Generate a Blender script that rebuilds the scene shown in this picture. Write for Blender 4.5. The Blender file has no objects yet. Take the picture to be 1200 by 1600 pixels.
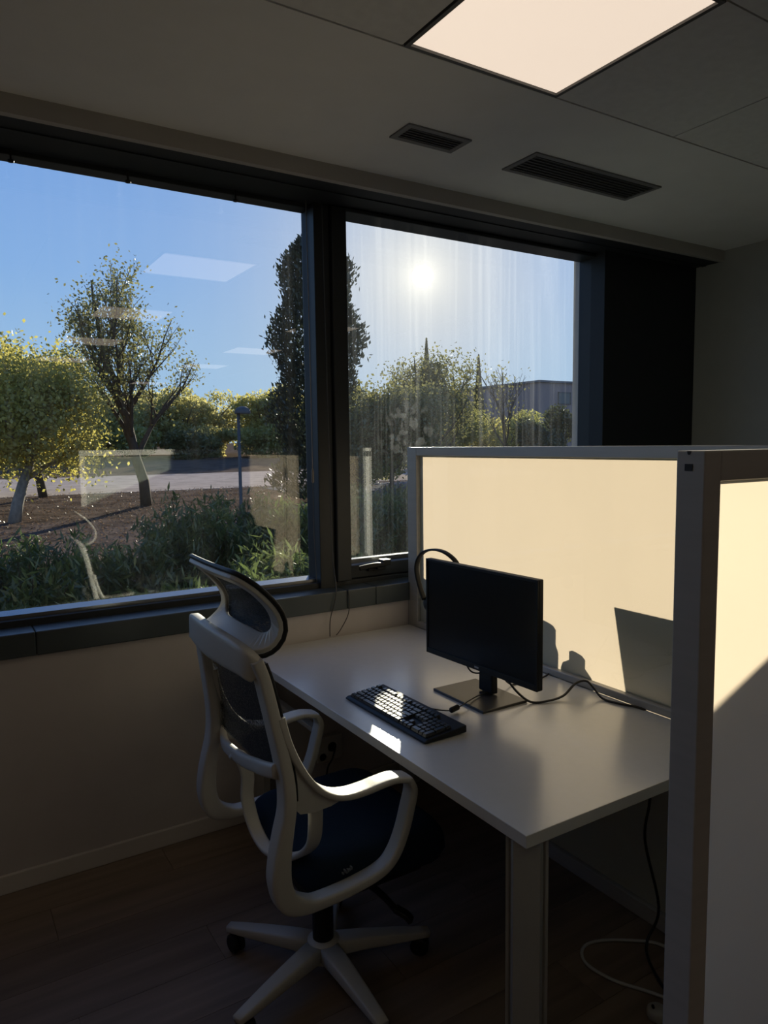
import bpy, math, random
import numpy as np
from mathutils import Vector, Matrix

random.seed(7)
RNG = np.random.default_rng(11)
D = bpy.data
SC = bpy.context.scene
COL = SC.collection

# ------------------------------------------------------------------ camera
CAM_POS = Vector((0.0, -2.835, 1.6))
YAW, PITCH, ROLL = (math.radians(a) for a in (31.984, 5.319, -0.692))
fwd = Vector((math.sin(YAW) * math.cos(PITCH), math.cos(YAW) * math.cos(PITCH), -math.sin(PITCH)))
rgt0 = Vector((math.cos(YAW), -math.sin(YAW), 0))
up0 = rgt0.cross(fwd)
rgt = math.cos(ROLL) * rgt0 + math.sin(ROLL) * up0
upv = rgt.cross(fwd)
cd = D.cameras.new('camera')
cd.sensor_fit = 'HORIZONTAL'
cd.sensor_width = 36.0
cd.lens = 1127.1 / 1200 * 36.0
cd.clip_start, cd.clip_end = 0.02, 600
cam = D.objects.new('camera', cd)
COL.objects.link(cam)
cam.matrix_world = Matrix(((rgt.x, upv.x, -fwd.x, CAM_POS.x), (rgt.y, upv.y, -fwd.y, CAM_POS.y), (rgt.z, upv.z, -fwd.z, CAM_POS.z), (0, 0, 0, 1)))
SC.camera = cam

# ------------------------------------------------------------------ light
SUN_DIR = Vector((0.562, 0.797, 0.220)).normalized()
SUN_E = 12.0
sl = D.lights.new('sun', 'SUN')
sl.energy = SUN_E
sl.color = (1.0, 0.90, 0.70)
sl.angle = math.radians(0.55)
so = D.objects.new('sun', sl)
so.rotation_euler = SUN_DIR.to_track_quat('Z', 'Y').to_euler()
so.location = SUN_DIR * 30
COL.objects.link(so)
SC.view_settings.view_transform = 'Standard'
SC.view_settings.look = 'None'
SC.view_settings.exposure = 0.2
SC.view_settings.gamma = 1.0
SC.view_settings.use_curve_mapping = False
SC.cycles.use_denoising = True
LAMP = 0.74          # radiance of the ceiling panels


def build_world():
    w = D.worlds.new('sky'); SC.world = w; w.use_nodes = True
    nt = w.node_tree; N = nt.nodes; L = nt.links; N.clear()
    out = N.new('ShaderNodeOutputWorld'); bg = N.new('ShaderNodeBackground')
    tc = N.new('ShaderNodeTexCoord')
    sep = N.new('ShaderNodeSeparateXYZ'); L.new(tc.outputs['Generated'], sep.inputs[0])
    ramp = N.new('ShaderNodeValToRGB')
    L.new(sep.outputs['Z'], ramp.inputs[0])
    e = ramp.color_ramp.elements
    e[0].position = 0.0; e[0].color = (.40, .60, .82, 1)
    e[1].position = 1.0; e[1].color = (.055, .15, .50, 1)
    for p, c in ((.10, (.36, .56, .82, 1)), (.22, (.26, .46, .82, 1)), (.40, (.19, .365, .78, 1))):
        n = e.new(p); n.color = c
    dot = N.new('ShaderNodeVectorMath'); dot.operation = 'DOT_PRODUCT'
    L.new(tc.outputs['Generated'], dot.inputs[0]); dot.inputs[1].default_value = SUN_DIR
    def M(op, a, b=None):
        m = N.new('ShaderNodeMath'); m.operation = op
        for i, v in enumerate((a, b)):
            if v is None: continue
            if isinstance(v, (int, float)): m.inputs[i].default_value = v
            else: L.new(v, m.inputs[i])
        return m.outputs[0]
    ang = M('MULTIPLY', M('ARCCOSINE', M('MINIMUM', dot.outputs['Value'], 0.9999999)), 57.29578)
    f = M('EXPONENT', M('MULTIPLY', M('POWER', M('DIVIDE', ang, 10.0), 1.5), -1.0))       # whitening of the sky round the sun
    a2 = M('MULTIPLY', M('EXPONENT', M('DIVIDE', ang, -1.1)), 0.75)
    disc = M('MULTIPLY', M('LESS_THAN', ang, 0.80), 14.0)
    def scale(col, fac):
        v = N.new('ShaderNodeVectorMath'); v.operation = 'SCALE'
        v.inputs[0].default_value = col; L.new(fac, v.inputs['Scale']); return v.outputs[0]
    def add(a, b):
        v = N.new('ShaderNodeVectorMath'); v.operation = 'ADD'; L.new(a, v.inputs[0]); L.new(b, v.inputs[1]); return v.outputs[0]
    mx = N.new('ShaderNodeMix'); mx.data_type = 'RGBA'
    L.new(f, mx.inputs[0]); L.new(ramp.outputs[0], mx.inputs[6]); mx.inputs[7].default_value = (.79, .77, .76, 1)
    tot = add(mx.outputs[2], add(scale((1, .9, .7), a2), scale((1, .95, .85), disc)))
    L.new(tot, bg.inputs['Color']); L.new(bg.outputs[0], out.inputs[0])


build_world()

# ------------------------------------------------------------------ materials
MATS = {}


def nodes_of(m):
    m.use_nodes = True
    nt = m.node_tree
    return nt, nt.nodes, nt.links, nt.nodes['Principled BSDF']


def mat(name, col, rough=.5, metal=0., spec=.5, var=0., vscale=(8, 8, 8), bump=0., bscale=200., trans=0., sheen=0.):
    """principled material with procedural colour variation and fine relief"""
    if name in MATS: return MATS[name]
    m = D.materials.new(name); nt, N, L, b = nodes_of(m)
    b.inputs['Base Color'].default_value = (*col, 1)
    b.inputs['Roughness'].default_value = rough
    b.inputs['Metallic'].default_value = metal
    b.inputs['Specular IOR Level'].default_value = spec
    tc = N.new('ShaderNodeTexCoord')
    mp = N.new('ShaderNodeMapping'); L.new(tc.outputs['Object'], mp.inputs[0]); mp.inputs['Scale'].default_value = vscale
    nz = N.new('ShaderNodeTexNoise'); nz.inputs['Scale'].default_value = 1.0; nz.inputs['Detail'].default_value = 4
    L.new(mp.outputs[0], nz.inputs['Vector'])
    if var > 0:
        r = N.new('ShaderNodeValToRGB'); L.new(nz.outputs[0], r.inputs[0])
        r.color_ramp.elements[0].position = .3; r.color_ramp.elements[1].position = .7
        r.color_ramp.elements[0].color = (*[c * (1 - var) for c in col], 1)
        r.color_ramp.elements[1].color = (*[min(1, c * (1 + var)) for c in col], 1)
        L.new(r.outputs[0], b.inputs['Base Color'])
    if bump > 0:
        n2 = N.new('ShaderNodeTexNoise'); n2.inputs['Scale'].default_value = bscale; n2.inputs['Detail'].default_value = 2
        L.new(tc.outputs['Object'], n2.inputs['Vector'])
        bp = N.new('ShaderNodeBump'); bp.inputs['Strength'].default_value = bump; bp.inputs['Distance'].default_value = .002
        L.new(n2.outputs[0], bp.inputs['Height']); L.new(bp.outputs[0], b.inputs['Normal'])
    if sheen: b.inputs['Sheen Weight'].default_value = sheen
    MATS[name] = m
    return m


def emis(name, col, strength):
    m = D.materials.new(name); nt, N, L, b = nodes_of(m)
    b.inputs['Base Color'].default_value = (.8, .8, .8, 1)
    tc = N.new('ShaderNodeTexCoord'); nz = N.new('ShaderNodeTexNoise'); nz.inputs['Scale'].default_value = 3.5
    L.new(tc.outputs['Object'], nz.inputs['Vector'])
    r = N.new('ShaderNodeValToRGB'); L.new(nz.outputs[0], r.inputs[0])
    r.color_ramp.elements[0].color = (*[c * .96 for c in col], 1); r.color_ramp.elements[1].color = (*col, 1)
    L.new(r.outputs[0], b.inputs['Emission Color'])
    b.inputs['Emission Strength'].default_value = strength
    return m


def leaf_mat(name, c1, c2, trans=.5):
    m = D.materials.new(name); nt, N, L, b = nodes_of(m); N.remove(b)
    out = [n for n in N if n.type == 'OUTPUT_MATERIAL'][0]
    tc = N.new('ShaderNodeTexCoord'); nz = N.new('ShaderNodeTexNoise'); nz.inputs['Scale'].default_value = 2.2; nz.inputs['Detail'].default_value = 6
    L.new(tc.outputs['Object'], nz.inputs['Vector'])
    r = N.new('ShaderNodeValToRGB'); L.new(nz.outputs[0], r.inputs[0])
    r.color_ramp.elements[0].position = .35; r.color_ramp.elements[1].position = .65
    r.color_ramp.elements[0].color = (*c1, 1); r.color_ramp.elements[1].color = (*c2, 1)
    d = N.new('ShaderNodeBsdfDiffuse'); t = N.new('ShaderNodeBsdfTranslucent'); mx = N.new('ShaderNodeMixShader')
    g = N.new('ShaderNodeBsdfGlossy'); g.inputs['Roughness'].default_value = .35; mg = N.new('ShaderNodeMixShader')
    L.new(r.outputs[0], d.inputs[0]); L.new(r.outputs[0], t.inputs[0]); mx.inputs[0].default_value = trans
    L.new(d.outputs[0], mx.inputs[1]); L.new(t.outputs[0], mx.inputs[2])
    mg.inputs[0].default_value = .04; L.new(mx.outputs[0], mg.inputs[1]); L.new(g.outputs[0], mg.inputs[2])
    L.new(mg.outputs[0], out.inputs[0])
    return m


SMUDGE = (2.05, .205, 1.66)     # hand marks on the streaked pane


def glass_mat(name, r0, tint=(1, 1, 1), dirt=0., streak=0., smudge=0.):
    m = D.materials.new(name); nt, N, L, b = nodes_of(m); N.remove(b)
    out = [n for n in N if n.type == 'OUTPUT_MATERIAL'][0]
    tr = N.new('ShaderNodeBsdfTransparent'); tr.inputs[0].default_value = (*tint, 1)
    gl = N.new('ShaderNodeBsdfGlossy'); gl.inputs['Roughness'].default_value = 0.0
    lw = N.new('ShaderNodeLayerWeight'); lw.inputs[0].default_value = .5
    def M(op, a, b_=None, cl=False):
        k = N.new('ShaderNodeMath'); k.operation = op; k.use_clamp = cl
        for i, v in enumerate((a, b_)):
            if v is None: continue
            if isinstance(v, (int, float)): k.inputs[i].default_value = v
            else: L.new(v, k.inputs[i])
        return k.outputs[0]
    fr = M('ADD', M('MULTIPLY', M('POWER', lw.outputs['Facing'], 5.0), 1 - r0), r0)
    mx = N.new('ShaderNodeMixShader'); L.new(fr, mx.inputs[0]); L.new(tr.outputs[0], mx.inputs[1]); L.new(gl.outputs[0], mx.inputs[2])
    res = mx.outputs[0]
    if dirt or streak:
        tc = N.new('ShaderNodeTexCoord')
        def noise(scale, det=3, thr=None):
            mp = N.new('ShaderNodeMapping'); L.new(tc.outputs['Object'], mp.inputs[0]); mp.inputs['Scale'].default_value = scale
            n = N.new('ShaderNodeTexNoise'); n.inputs['Scale'].default_value = 1; n.inputs['Detail'].default_value = det
            L.new(mp.outputs[0], n.inputs['Vector'])
            if thr is None: return n.outputs[0]
            k = N.new('ShaderNodeMapRange'); k.inputs[1].default_value = thr[0]; k.inputs[2].default_value = thr[1]
            L.new(n.outputs[0], k.inputs[0]); return k.outputs[0]
        s1 = noise((34, 1, .7), 3, (.52, .72))          # long drip marks
        s2 = noise((9, 1, .9), 2, (.45, .7))            # broad washed bands
        s3 = noise((260, 1, 200), 1, (.56, .66))        # dried drops
        s4 = noise((90, 1, 2.0), 2, (.58, .75))
        f = M('ADD', M('MULTIPLY', s1, streak), M('MULTIPLY', M('MULTIPLY', s3, s2), streak * 1.4))
        f = M('ADD', f, M('MULTIPLY', s4, streak * .5))
        f = M('ADD', f, M('MULTIPLY', M('ADD', s2, .6), dirt))
        if smudge:
            s5 = noise((30, 1, 22), 2, (.53, .60))
            vd = N.new('ShaderNodeVectorMath'); vd.operation = 'DISTANCE'; L.new(tc.outputs['Object'], vd.inputs[0]); vd.inputs[1].default_value = SMUDGE
            rg = N.new('ShaderNodeMapRange'); rg.inputs[1].default_value = .21; rg.inputs[2].default_value = .10; L.new(vd.outputs['Value'], rg.inputs[0])
            f = M('ADD', f, M('MULTIPLY', M('MULTIPLY', s5, rg.outputs[0]), smudge))
        sp = N.new('ShaderNodeSeparateXYZ'); L.new(tc.outputs['Object'], sp.inputs[0])
        hg = N.new('ShaderNodeMapRange'); hg.inputs[1].default_value = 1.3; hg.inputs[2].default_value = 2.45; hg.inputs[3].default_value = .22; L.new(sp.outputs['Z'], hg.inputs[0])
        f = M('MINIMUM', M('MULTIPLY', f, hg.outputs[0]), .5)
        tl = N.new('ShaderNodeBsdfTranslucent'); tl.inputs[0].default_value = (.9, .93, .97, 1)
        m2 = N.new('ShaderNodeMixShader'); L.new(f, m2.inputs[0]); L.new(res, m2.inputs[1]); L.new(tl.outputs[0], m2.inputs[2])
        res = m2.outputs[0]
    L.new(res, out.inputs[0])
    return m


def frost_mat(name, col, w_trans, w_clear=0.):
    m = D.materials.new(name); nt, N, L, b = nodes_of(m); N.remove(b)
    out = [n for n in N if n.type == 'OUTPUT_MATERIAL'][0]
    t = N.new('ShaderNodeBsdfTranslucent'); d = N.new('ShaderNodeBsdfDiffuse')
    t.inputs[0].default_value = (*col, 1); d.inputs[0].default_value = (.34, .40, .365, 1)
    tc = N.new('ShaderNodeTexCoord'); nz = N.new('ShaderNodeTexNoise'); nz.inputs['Scale'].default_value = 5
    L.new(tc.outputs['Object'], nz.inputs['Vector'])
    mr = N.new('ShaderNodeMapRange'); mr.inputs[3].default_value = w_trans - .015; mr.inputs[4].default_value = w_trans + .015
    L.new(nz.outputs[0], mr.inputs[0])
    mx = N.new('ShaderNodeMixShader'); L.new(mr.outputs[0], mx.inputs[0]); L.new(d.outputs[0], mx.inputs[1]); L.new(t.outputs[0], mx.inputs[2])
    L.new(mx.outputs[0], out.inputs[0])
    return m


def mesh_fabric(name, col, open_, ribs=(0, 0, 0)):
    m = D.materials.new(name); nt, N, L, b = nodes_of(m)
    out = [n for n in N if n.type == 'OUTPUT_MATERIAL'][0]
    b.inputs['Base Color'].default_value = (*col, 1); b.inputs['Roughness'].default_value = .8
    tc = N.new('ShaderNodeTexCoord')
    mp = N.new('ShaderNodeMapping'); L.new(tc.outputs['Object'], mp.inputs[0]); mp.inputs['Scale'].default_value = ribs
    wv = N.new('ShaderNodeTexNoise'); wv.inputs['Scale'].default_value = 1; wv.inputs['Detail'].default_value = 1
    L.new(mp.outputs[0], wv.inputs['Vector'])
    mr = N.new('ShaderNodeMapRange'); mr.inputs[1].default_value = .35; mr.inputs[2].default_value = .65
    mr.inputs[3].default_value = max(0, open_ - .25); mr.inputs[4].default_value = open_ + .25
    L.new(wv.outputs[0], mr.inputs[0])
    tr = N.new('ShaderNodeBsdfTransparent'); mx = N.new('ShaderNodeMixShader')
    L.new(mr.outputs[0], mx.inputs[0]); L.new(b.outputs[0], mx.inputs[1]); L.new(tr.outputs[0], mx.inputs[2]); L.new(mx.outputs[0], out.inputs[0])
    return m


def wood_mat(name):
    m = D.materials.new(name); nt, N, L, b = nodes_of(m)
    tc = N.new('ShaderNodeTexCoord'); oi = N.new('ShaderNodeObjectInfo')
    va = N.new('ShaderNodeVectorMath'); va.operation = 'ADD'
    sc = N.new('ShaderNodeVectorMath'); sc.operation = 'SCALE'; sc.inputs[0].default_value = (7, 13, 3); L.new(oi.outputs['Random'], sc.inputs['Scale'])
    L.new(tc.outputs['Object'], va.inputs[0]); L.new(sc.outputs[0], va.inputs[1])
    mp = N.new('ShaderNodeMapping'); mp.inputs['Scale'].default_value = (1.6, 22, 22); L.new(va.outputs[0], mp.inputs[0])
    nz = N.new('ShaderNodeTexNoise'); nz.inputs['Scale'].default_value = 1; nz.inputs['Detail'].default_value = 6; L.new(mp.outputs[0], nz.inputs['Vector'])
    r = N.new('ShaderNodeValToRGB'); L.new(nz.outputs[0], r.inputs[0])
    r.color_ramp.elements[0].position = .3; r.color_ramp.elements[1].position = .7
    r.color_ramp.elements[0].color = (.165, .122, .090, 1); r.color_ramp.elements[1].color = (.25, .190, .143, 1)
    hs = N.new('ShaderNodeHueSaturation'); L.new(r.outputs[0], hs.inputs['Color'])
    mr = N.new('ShaderNodeMapRange'); mr.inputs[3].default_value = .85; mr.inputs[4].default_value = 1.12; L.new(oi.outputs['Random'], mr.inputs[0]); L.new(mr.outputs[0], hs.inputs['Value'])
    L.new(hs.outputs[0], b.inputs['Base Color']); b.inputs['Roughness'].default_value = .5; b.inputs['Specular IOR Level'].default_value = .3
    return m


# ------------------------------------------------------------------ mesh helper
class MB:
    def __init__(s): s.v = []; s.f = []; s.mi = []

    def add(s, vs, fs, mi=0):
        o = len(s.v); s.v += [tuple(p) for p in vs]
        for f in fs: s.f.append(tuple(i + o for i in f)); s.mi.append(mi)
        return s

    def box(s, a, b, mi=0):
        x0, y0, z0 = a; x1, y1, z1 = b
        vs = [(x0, y0, z0), (x1, y0, z0), (x1, y1, z0), (x0, y1, z0), (x0, y0, z1), (x1, y0, z1), (x1, y1, z1), (x0, y1, z1)]
        return s.add(vs, [(3, 2, 1, 0), (4, 5, 6, 7), (0, 1, 5, 4), (1, 2, 6, 5), (2, 3, 7, 6), (3, 0, 4, 7)], mi)

    def prism(s, poly, h0, h1, axis='z', mi=0):
        n = len(poly)
        def P(u, v, h): return {'z': (u, v, h), 'y': (u, h, v), 'x': (h, u, v)}[axis]
        vs = [P(u, v, h0) for u, v in poly] + [P(u, v, h1) for u, v in poly]
        fs = [tuple(range(n))[::-1], tuple(range(n, 2 * n))] + [(i, (i + 1) % n, n + (i + 1) % n, n + i) for i in range(n)]
        return s.add(vs, fs, mi)

    def sweep(s, path, sec, closed=False, up=None, mi=0, scales=None):
        """sec: list of (a,b) offsets along (side, up); path: list of Vectors"""
        path = [Vector(p) for p in path]; n = len(path); k = len(sec); rings = []
        pn = None
        for i, p in enumerate(path):
            if closed: t = path[(i + 1) % n] - path[i - 1]
            else: t = path[min(i + 1, n - 1)] - path[max(i - 1, 0)]
            t.normalize()
            if up is not None: b = Vector(up)
            else:
                if pn is None: pn = Vector((0, 0, 1)) if abs(t.z) < .9 else Vector((1, 0, 0))
                b = pn
            side = t.cross(b).normalized(); bb = side.cross(t).normalized(); pn = bb
            sa, sb = (1, 1) if scales is None else scales[i]
            rings.append([p + side * (a * sa) + bb * (c * sb) for a, c in sec])
        vs = [q for r in rings for q in r]; fs = []
        m = n if closed else n - 1
        for i in range(m):
            j = (i + 1) % n
            for q in range(k):
                fs.append((i * k + q, i * k + (q + 1) % k, j * k + (q + 1) % k, j * k + q))
        if not closed:
            fs.append(tuple(range(k))[::-1]); fs.append(tuple((n - 1) * k + q for q in range(k)))
        return s.add(vs, fs, mi)

    def tube(s, path, r, seg=8, mi=0, radii=None):
        sec = [(math.cos(2 * math.pi * i / seg) * r, math.sin(2 * math.pi * i / seg) * r) for i in range(seg)]
        sc = None if radii is None else [(q / r, q / r) for q in radii]
        return s.sweep(path, sec, mi=mi, scales=sc)

    def lathe(s, prof, c=(0, 0, 0), seg=20, axis='z', mi=0):
        vs = []; fs = []; n = len(prof)
        for r, h in prof:
            for i in range(seg):
                a = 2 * math.pi * i / seg; u, v = r * math.cos(a), r * math.sin(a)
                vs.append({'z': (c[0] + u, c[1] + v, c[2] + h), 'y': (c[0] + u, c[1] + h, c[2] + v), 'x': (c[0] + h, c[1] + u, c[2] + v)}[axis])
        for j in range(n - 1):
            for i in range(seg):
                fs.append((j * seg + i, j * seg + (i + 1) % seg, (j + 1) * seg + (i + 1) % seg, (j + 1) * seg + i))
        fs.append(tuple(range(seg))[::-1]); fs.append(tuple((n - 1) * seg + i for i in range(seg)))
        return s.add(vs, fs, mi)

    def mesh(s, name, mats, smooth=False):
        me = D.meshes.new(name); me.from_pydata(s.v, [], s.f)
        for m in (mats if isinstance(mats, (list, tuple)) else [mats]): me.materials.append(m)
        if any(s.mi): me.polygons.foreach_set('material_index', s.mi)
        if smooth: me.polygons.foreach_set('use_smooth', [True] * len(me.polygons))
        me.update()
        return me

    def build(s, name, mats, parent=None, smooth=False, bevel=0, kind=None, label=None, recalc=True, seg=2):
        me = s.mesh(name, mats, smooth)
        if recalc:
            import bmesh
            bm = bmesh.new(); bm.from_mesh(me); bmesh.ops.recalc_face_normals(bm, faces=bm.faces); bm.to_mesh(me); bm.free()
        return link(name, me, parent, bevel, kind, label, seg)


def link(name, me, parent=None, bevel=0, kind=None, label=None, seg=2):
    o = D.objects.new(name, me); COL.objects.link(o)
    if parent is not None:
        o.parent = parent
        o.matrix_parent_inverse = PINV.get(parent.name, Matrix())
        w = WORLD.get(parent.name)
        if w is not None: o.location = -w          # meshes are authored in world space
    if bevel:
        b = o.modifiers.new('bevel', 'BEVEL'); b.width = bevel; b.segments = seg; b.limit_method = 'ANGLE'; b.angle_limit = math.radians(40)
    if kind: o['kind'] = kind
    if label: o['label'] = label
    return o


PINV = {}
WORLD = {}


def thing(name, label, cat, loc=(0, 0, 0), group=None, kind=None):
    o = D.objects.new(name, None); COL.objects.link(o)
    o.location = loc; o.empty_display_size = .05
    WORLD[o.name] = Vector(loc)
    tag(o, label, cat, group, kind)
    return o


def tag(o, label=None, cat=None, group=None, kind=None):
    if label: o['label'] = label
    if cat: o['category'] = cat
    if group: o['group'] = group
    if kind: o['kind'] = kind
    return o


def crom(pts, n=6, closed=False):
    """Catmull-Rom resampling"""
    P = [np.array(p, float) for p in pts]; out = []; m = len(P)
    for i in range(m if closed else m - 1):
        p0 = P[(i - 1) % m] if closed or i > 0 else P[0]; p1 = P[i]; p2 = P[(i + 1) % m]
        p3 = P[(i + 2) % m] if closed or i + 2 < m else P[-1]
        for k in range(n):
            t = k / n
            out.append(.5 * ((2 * p1) + (-p0 + p2) * t + (2 * p0 - 5 * p1 + 4 * p2 - p3) * t * t + (-p0 + 3 * p1 - 3 * p2 + p3) * t ** 3))
    if not closed: out.append(P[-1])
    return out


def rrect(w, h, r, k=3):
    """rounded rectangle section, half sizes w,h"""
    out = []
    for cx, cy, a0 in ((w - r, h - r, 0), (-w + r, h - r, 90), (-w + r, -h + r, 180), (w - r, -h + r, 270)):
        for i in range(k + 1):
            a = math.radians(a0 + 90 * i / k); out.append((cx + r * math.cos(a), cy + r * math.sin(a)))
    return out


# palette
WALLP = mat('wall_paint', (.50, .465, .445), .85, var=.03, bump=.15, bscale=120)
CEILP = mat('ceiling_paint', (.80, .80, .785), .9, var=.02, bump=.1, bscale=300)
TILEP = mat('ceiling_tile', (.74, .74, .725), .92, var=.04, vscale=(30, 30, 30), bump=.3, bscale=500)
ANTH = mat('anthracite_metal', (.030, .034, .037), .48, spec=.28, var=.06, bump=.05)
ANTHM = mat('anthracite_matt', (.020, .024, .028), .6, spec=.3, var=.05)
SILLM = mat('sill_metal', (.058, .072, .075), .35, spec=.5, var=.06)
BEAD = mat('glazing_bead', (.30, .31, .32), .22, metal=.7, var=.05)
ALU = mat('aluminium', (.44, .43, .41), .45, metal=.2, var=.05, vscale=(3, 3, 60))
ALUD = mat('aluminium_shadow', (.03, .03, .03), .6)
DESKM = mat('white_laminate', (.55, .55, .535), .24, spec=.9, var=.015, vscale=(40, 40, 40))
DESKM.node_tree.nodes['Principled BSDF'].inputs['IOR'].default_value = 1.75
DESKE = mat('laminate_edge', (.56, .54, .50), .5, var=.03)
LEGM = mat('leg_metal', (.40, .40, .37), .42, metal=.3, var=.04)
WHITEP = mat('white_plastic', (.46, .445, .40), .42, spec=.5, var=.02, bump=.15, bscale=350)
BLACKP = mat('black_plastic', (.010, .0105, .011), .5, spec=.3, var=.1)
KEYM = mat('key_plastic', (.018, .018, .018), .26, spec=.9, var=.1)
SCREEN = mat('screen', (.003, .004, .005), .28, spec=.35)
BASEM = mat('monitor_base_metal', (.055, .052, .048), .36, metal=.4, var=.06)
NAVY = mat('navy_fabric', (.010, .020, .036), .95, spec=.15, var=.12, vscale=(200, 200, 200), bump=.6, bscale=700)
CABLE = mat('black_cable', (.010, .010, .011), .45)
CABLEW = mat('white_cable', (.50, .49, .46), .5)
SOIL = mat('soil', (.10, .075, .06), 1.0, spec=.0, var=.5, vscale=(1.6, 1.6, 1.6), bump=1, bscale=30)
PATHM = mat('path_gravel', (.36, .30, .265), 1.0, spec=.0, var=.2, vscale=(2, 2, 2))
PAVEM = mat('pink_paving', (.46, .36, .30), 1.0, spec=.0, var=.12, vscale=(3, 3, 3))
GRAVM = mat('dark_gravel', (.15, .15, .155), 1.0, spec=.0, var=.3, vscale=(9, 9, 9))
BARK = mat('bark', (.085, .065, .050), .95, spec=.1, var=.3, vscale=(20, 20, 6), bump=.8, bscale=60)
BARKP = mat('pale_bark', (.23, .19, .145), .9, var=.3, vscale=(20, 20, 6), bump=.8, bscale=60)
BRICK = mat('mauve_brick', (.30, .22, .20), .9, var=.12, vscale=(12, 12, 30))
FARGL = mat('far_glass', (.05, .06, .07), .15, spec=.6)
LAMPG = mat('lamp_post_paint', (.055, .06, .065), .5)
FROST = frost_mat('frosted_film', (1.0, .815, .66), .44)
GCLEAR = glass_mat('clear_glass', .045, (.97, .99, .975))
GWIN = glass_mat('window_glass', .098, (.96, .985, .985))
GDIRTL = glass_mat('window_glass_dusty', .098, (.97, .99, .99), dirt=.0015, streak=.006)
GDIRTR = glass_mat('window_glass_streaked', .095, (.97, .99, .99), dirt=.014, streak=.042, smudge=.045)
MESHB = mesh_fabric('back_mesh', (.010, .013, .017), .38, (260, 260, 260))
MESHH = mesh_fabric('headrest_mesh', (.010, .016, .026), .14, (60, 60, 420))
WOOD = wood_mat('floor_wood')
LEDM = emis('lamp_diffuser', (1.0, .82, .66), LAMP)

# ------------------------------------------------------------------ room shell
RX0, RX1, RY0 = -8.0, 4.05, -12.6
CZ = 2.72
# floor
fl = MB().box((RX0 - .2, RY0 - .2, -.12), (RX1 + .2, .02, -.012)).build('floor', mat('floor_base', (.03, .022, .016), .9, var=.1), kind='structure')
px0, py1, pw, pl = -.6, 0.0, .19, 1.29
pm = MB().box((0, 0, -.012), (pl - .0015, pw - .0015, 0)).mesh('plank', WOOD)
for r in range(17):
    off = (r * .43) % pl
    for c in range(-1, 4):
        o = D.objects.new('plank', pm); o.location = (px0 - off + c * pl, -(r + 1) * pw, 0); o.parent = fl; COL.objects.link(o)
PY = -17 * pw
PX0, PX1 = px0 - pl * 2, px0 + 4 * pl
b = MB().box((RX0, RY0, -.012), (RX1, PY, -.0005))
b.box((RX0, PY, -.012), (-.62 - pl * 2, 0, -.0005))
b.build('floor_planking_far', WOOD, fl, kind='stuff')
b = MB()
for r in range(17):
    off = (r * .43) % pl; y = -(r + 1) * pw
    b.box((-.62 - pl * 2, y, -.012), (px0 - off - pl - .0015, y + pw - .0015, 0))
    e = px0 - off + 4 * pl
    if e < RX1: b.box((e, y, -.012), (RX1, y + pw - .0015, 0))
b.build('floor_planking_edge', WOOD, fl, kind='stuff')
# walls
MB().box((RX0 - .2, 0.0, 0), (4.2, .12, .862)).build('wall_window', WALLP, kind='structure')
MB().box((RX1, RY0, 0), (RX1 + .15, .3, CZ + .3)).build('wall_right', mat('grey_wall_paint', (.33, .33, .325), .85, var=.03), kind='structure')
MB().box((RX0 - .15, RY0, 0), (RX0, .3, CZ + .3)).build('wall_left', WALLP, kind='structure')
MB().box((RX0 - .15, RY0 - .15, 0), (RX1 + .15, RY0, CZ + .3)).build('wall_back', WALLP, kind='structure')
bb = MB().box((RX0, -.014, 0), (RX1, 0, .071)).build('baseboard_window', mat('baseboard_paint', (.56, .53, .49), .6, var=.02), kind='structure', bevel=.004)
# dark cladding wall right of the windows
wd = MB().box((3.235, -.005, .862), (RX1, .10, 2.66)).build('wall_cladding', ANTHM, kind='structure', bevel=.003)
MB().box((RX0 - .2, .10, .862), (-1.85, .25, 2.66)).build('wall_far_pier', ANTHM, kind='structure')
# outer wall mass hidden outside (keeps the sun out above/below the glazing)
MB().box((RX0 - .2, .12, -.1), (RX1 + .15, .25, .93)).build('wall_parapet', mat('outer_render', (.35, .33, .30), .9, var=.05), kind='structure')
MB().box((RX0 - .2, .12, 2.69), (RX1 + .15, .25, 3.3)).build('wall_lintel', mat('outer_render', (.35, .33, .30), .9), kind='structure')
MB().box((3.26, .10, .862), (RX1 + .15, .25, 2.69)).build('wall_right_pier', mat('outer_render', (.35, .33, .30), .9), kind='structure')
# ceiling: plaster border, fascia, dark soffit, tile grid
ce = MB().box((RX0 - .15, RY0 - .15, CZ + .03), (RX1 + .15, .12, CZ + .2)).build('ceiling', CEILP, kind='structure')
MB().box((RX0, -1.045, CZ), (RX1, -.16, CZ + .03)).build('plaster_border', CEILP, ce)
TY = -1.05
tile = MB().box((0, 0, 0), (.594, .594, .016)).mesh('tile', TILEP)
LPOS = [(1.2, TY)]
TX0 = 1.195 - .6 * 12
lamps = []
for col, (lx, rows) in enumerate(((1.195, (0, 3, 6, 9)), (2.995, (3, 6, 9, 14)), (-.605, (0, 3, 6, 9)), (-2.405, (0, 3, 6, 9)))):  # last two columns are out of view, added to fill the room with light
    for r in rows: lamps.append((round((lx - TX0) / .6), r))
nx = int((RX1 - TX0) / .6)
for i in range(nx + 1):
    for j in range(17):
        if (i, j) in lamps: continue
        x = TX0 + i * .6; y = TY - (j + 1) * .6
        if x + .594 > RX1:
            continue
        o = D.objects.new('ceiling_tile', tile); o.location = (x + .003, y + .003, CZ); o.parent = ce; COL.objects.link(o)
xe = TX0 + nx * .6
MB().box((xe, RY0, CZ), (RX1, TY, CZ + .016)).build('ceiling_edge_strip', TILEP, ce)
MB().box((RX0, RY0, CZ), (TX0, TY, CZ + .016)).build('ceiling_edge_strip', TILEP, ce)
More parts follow.
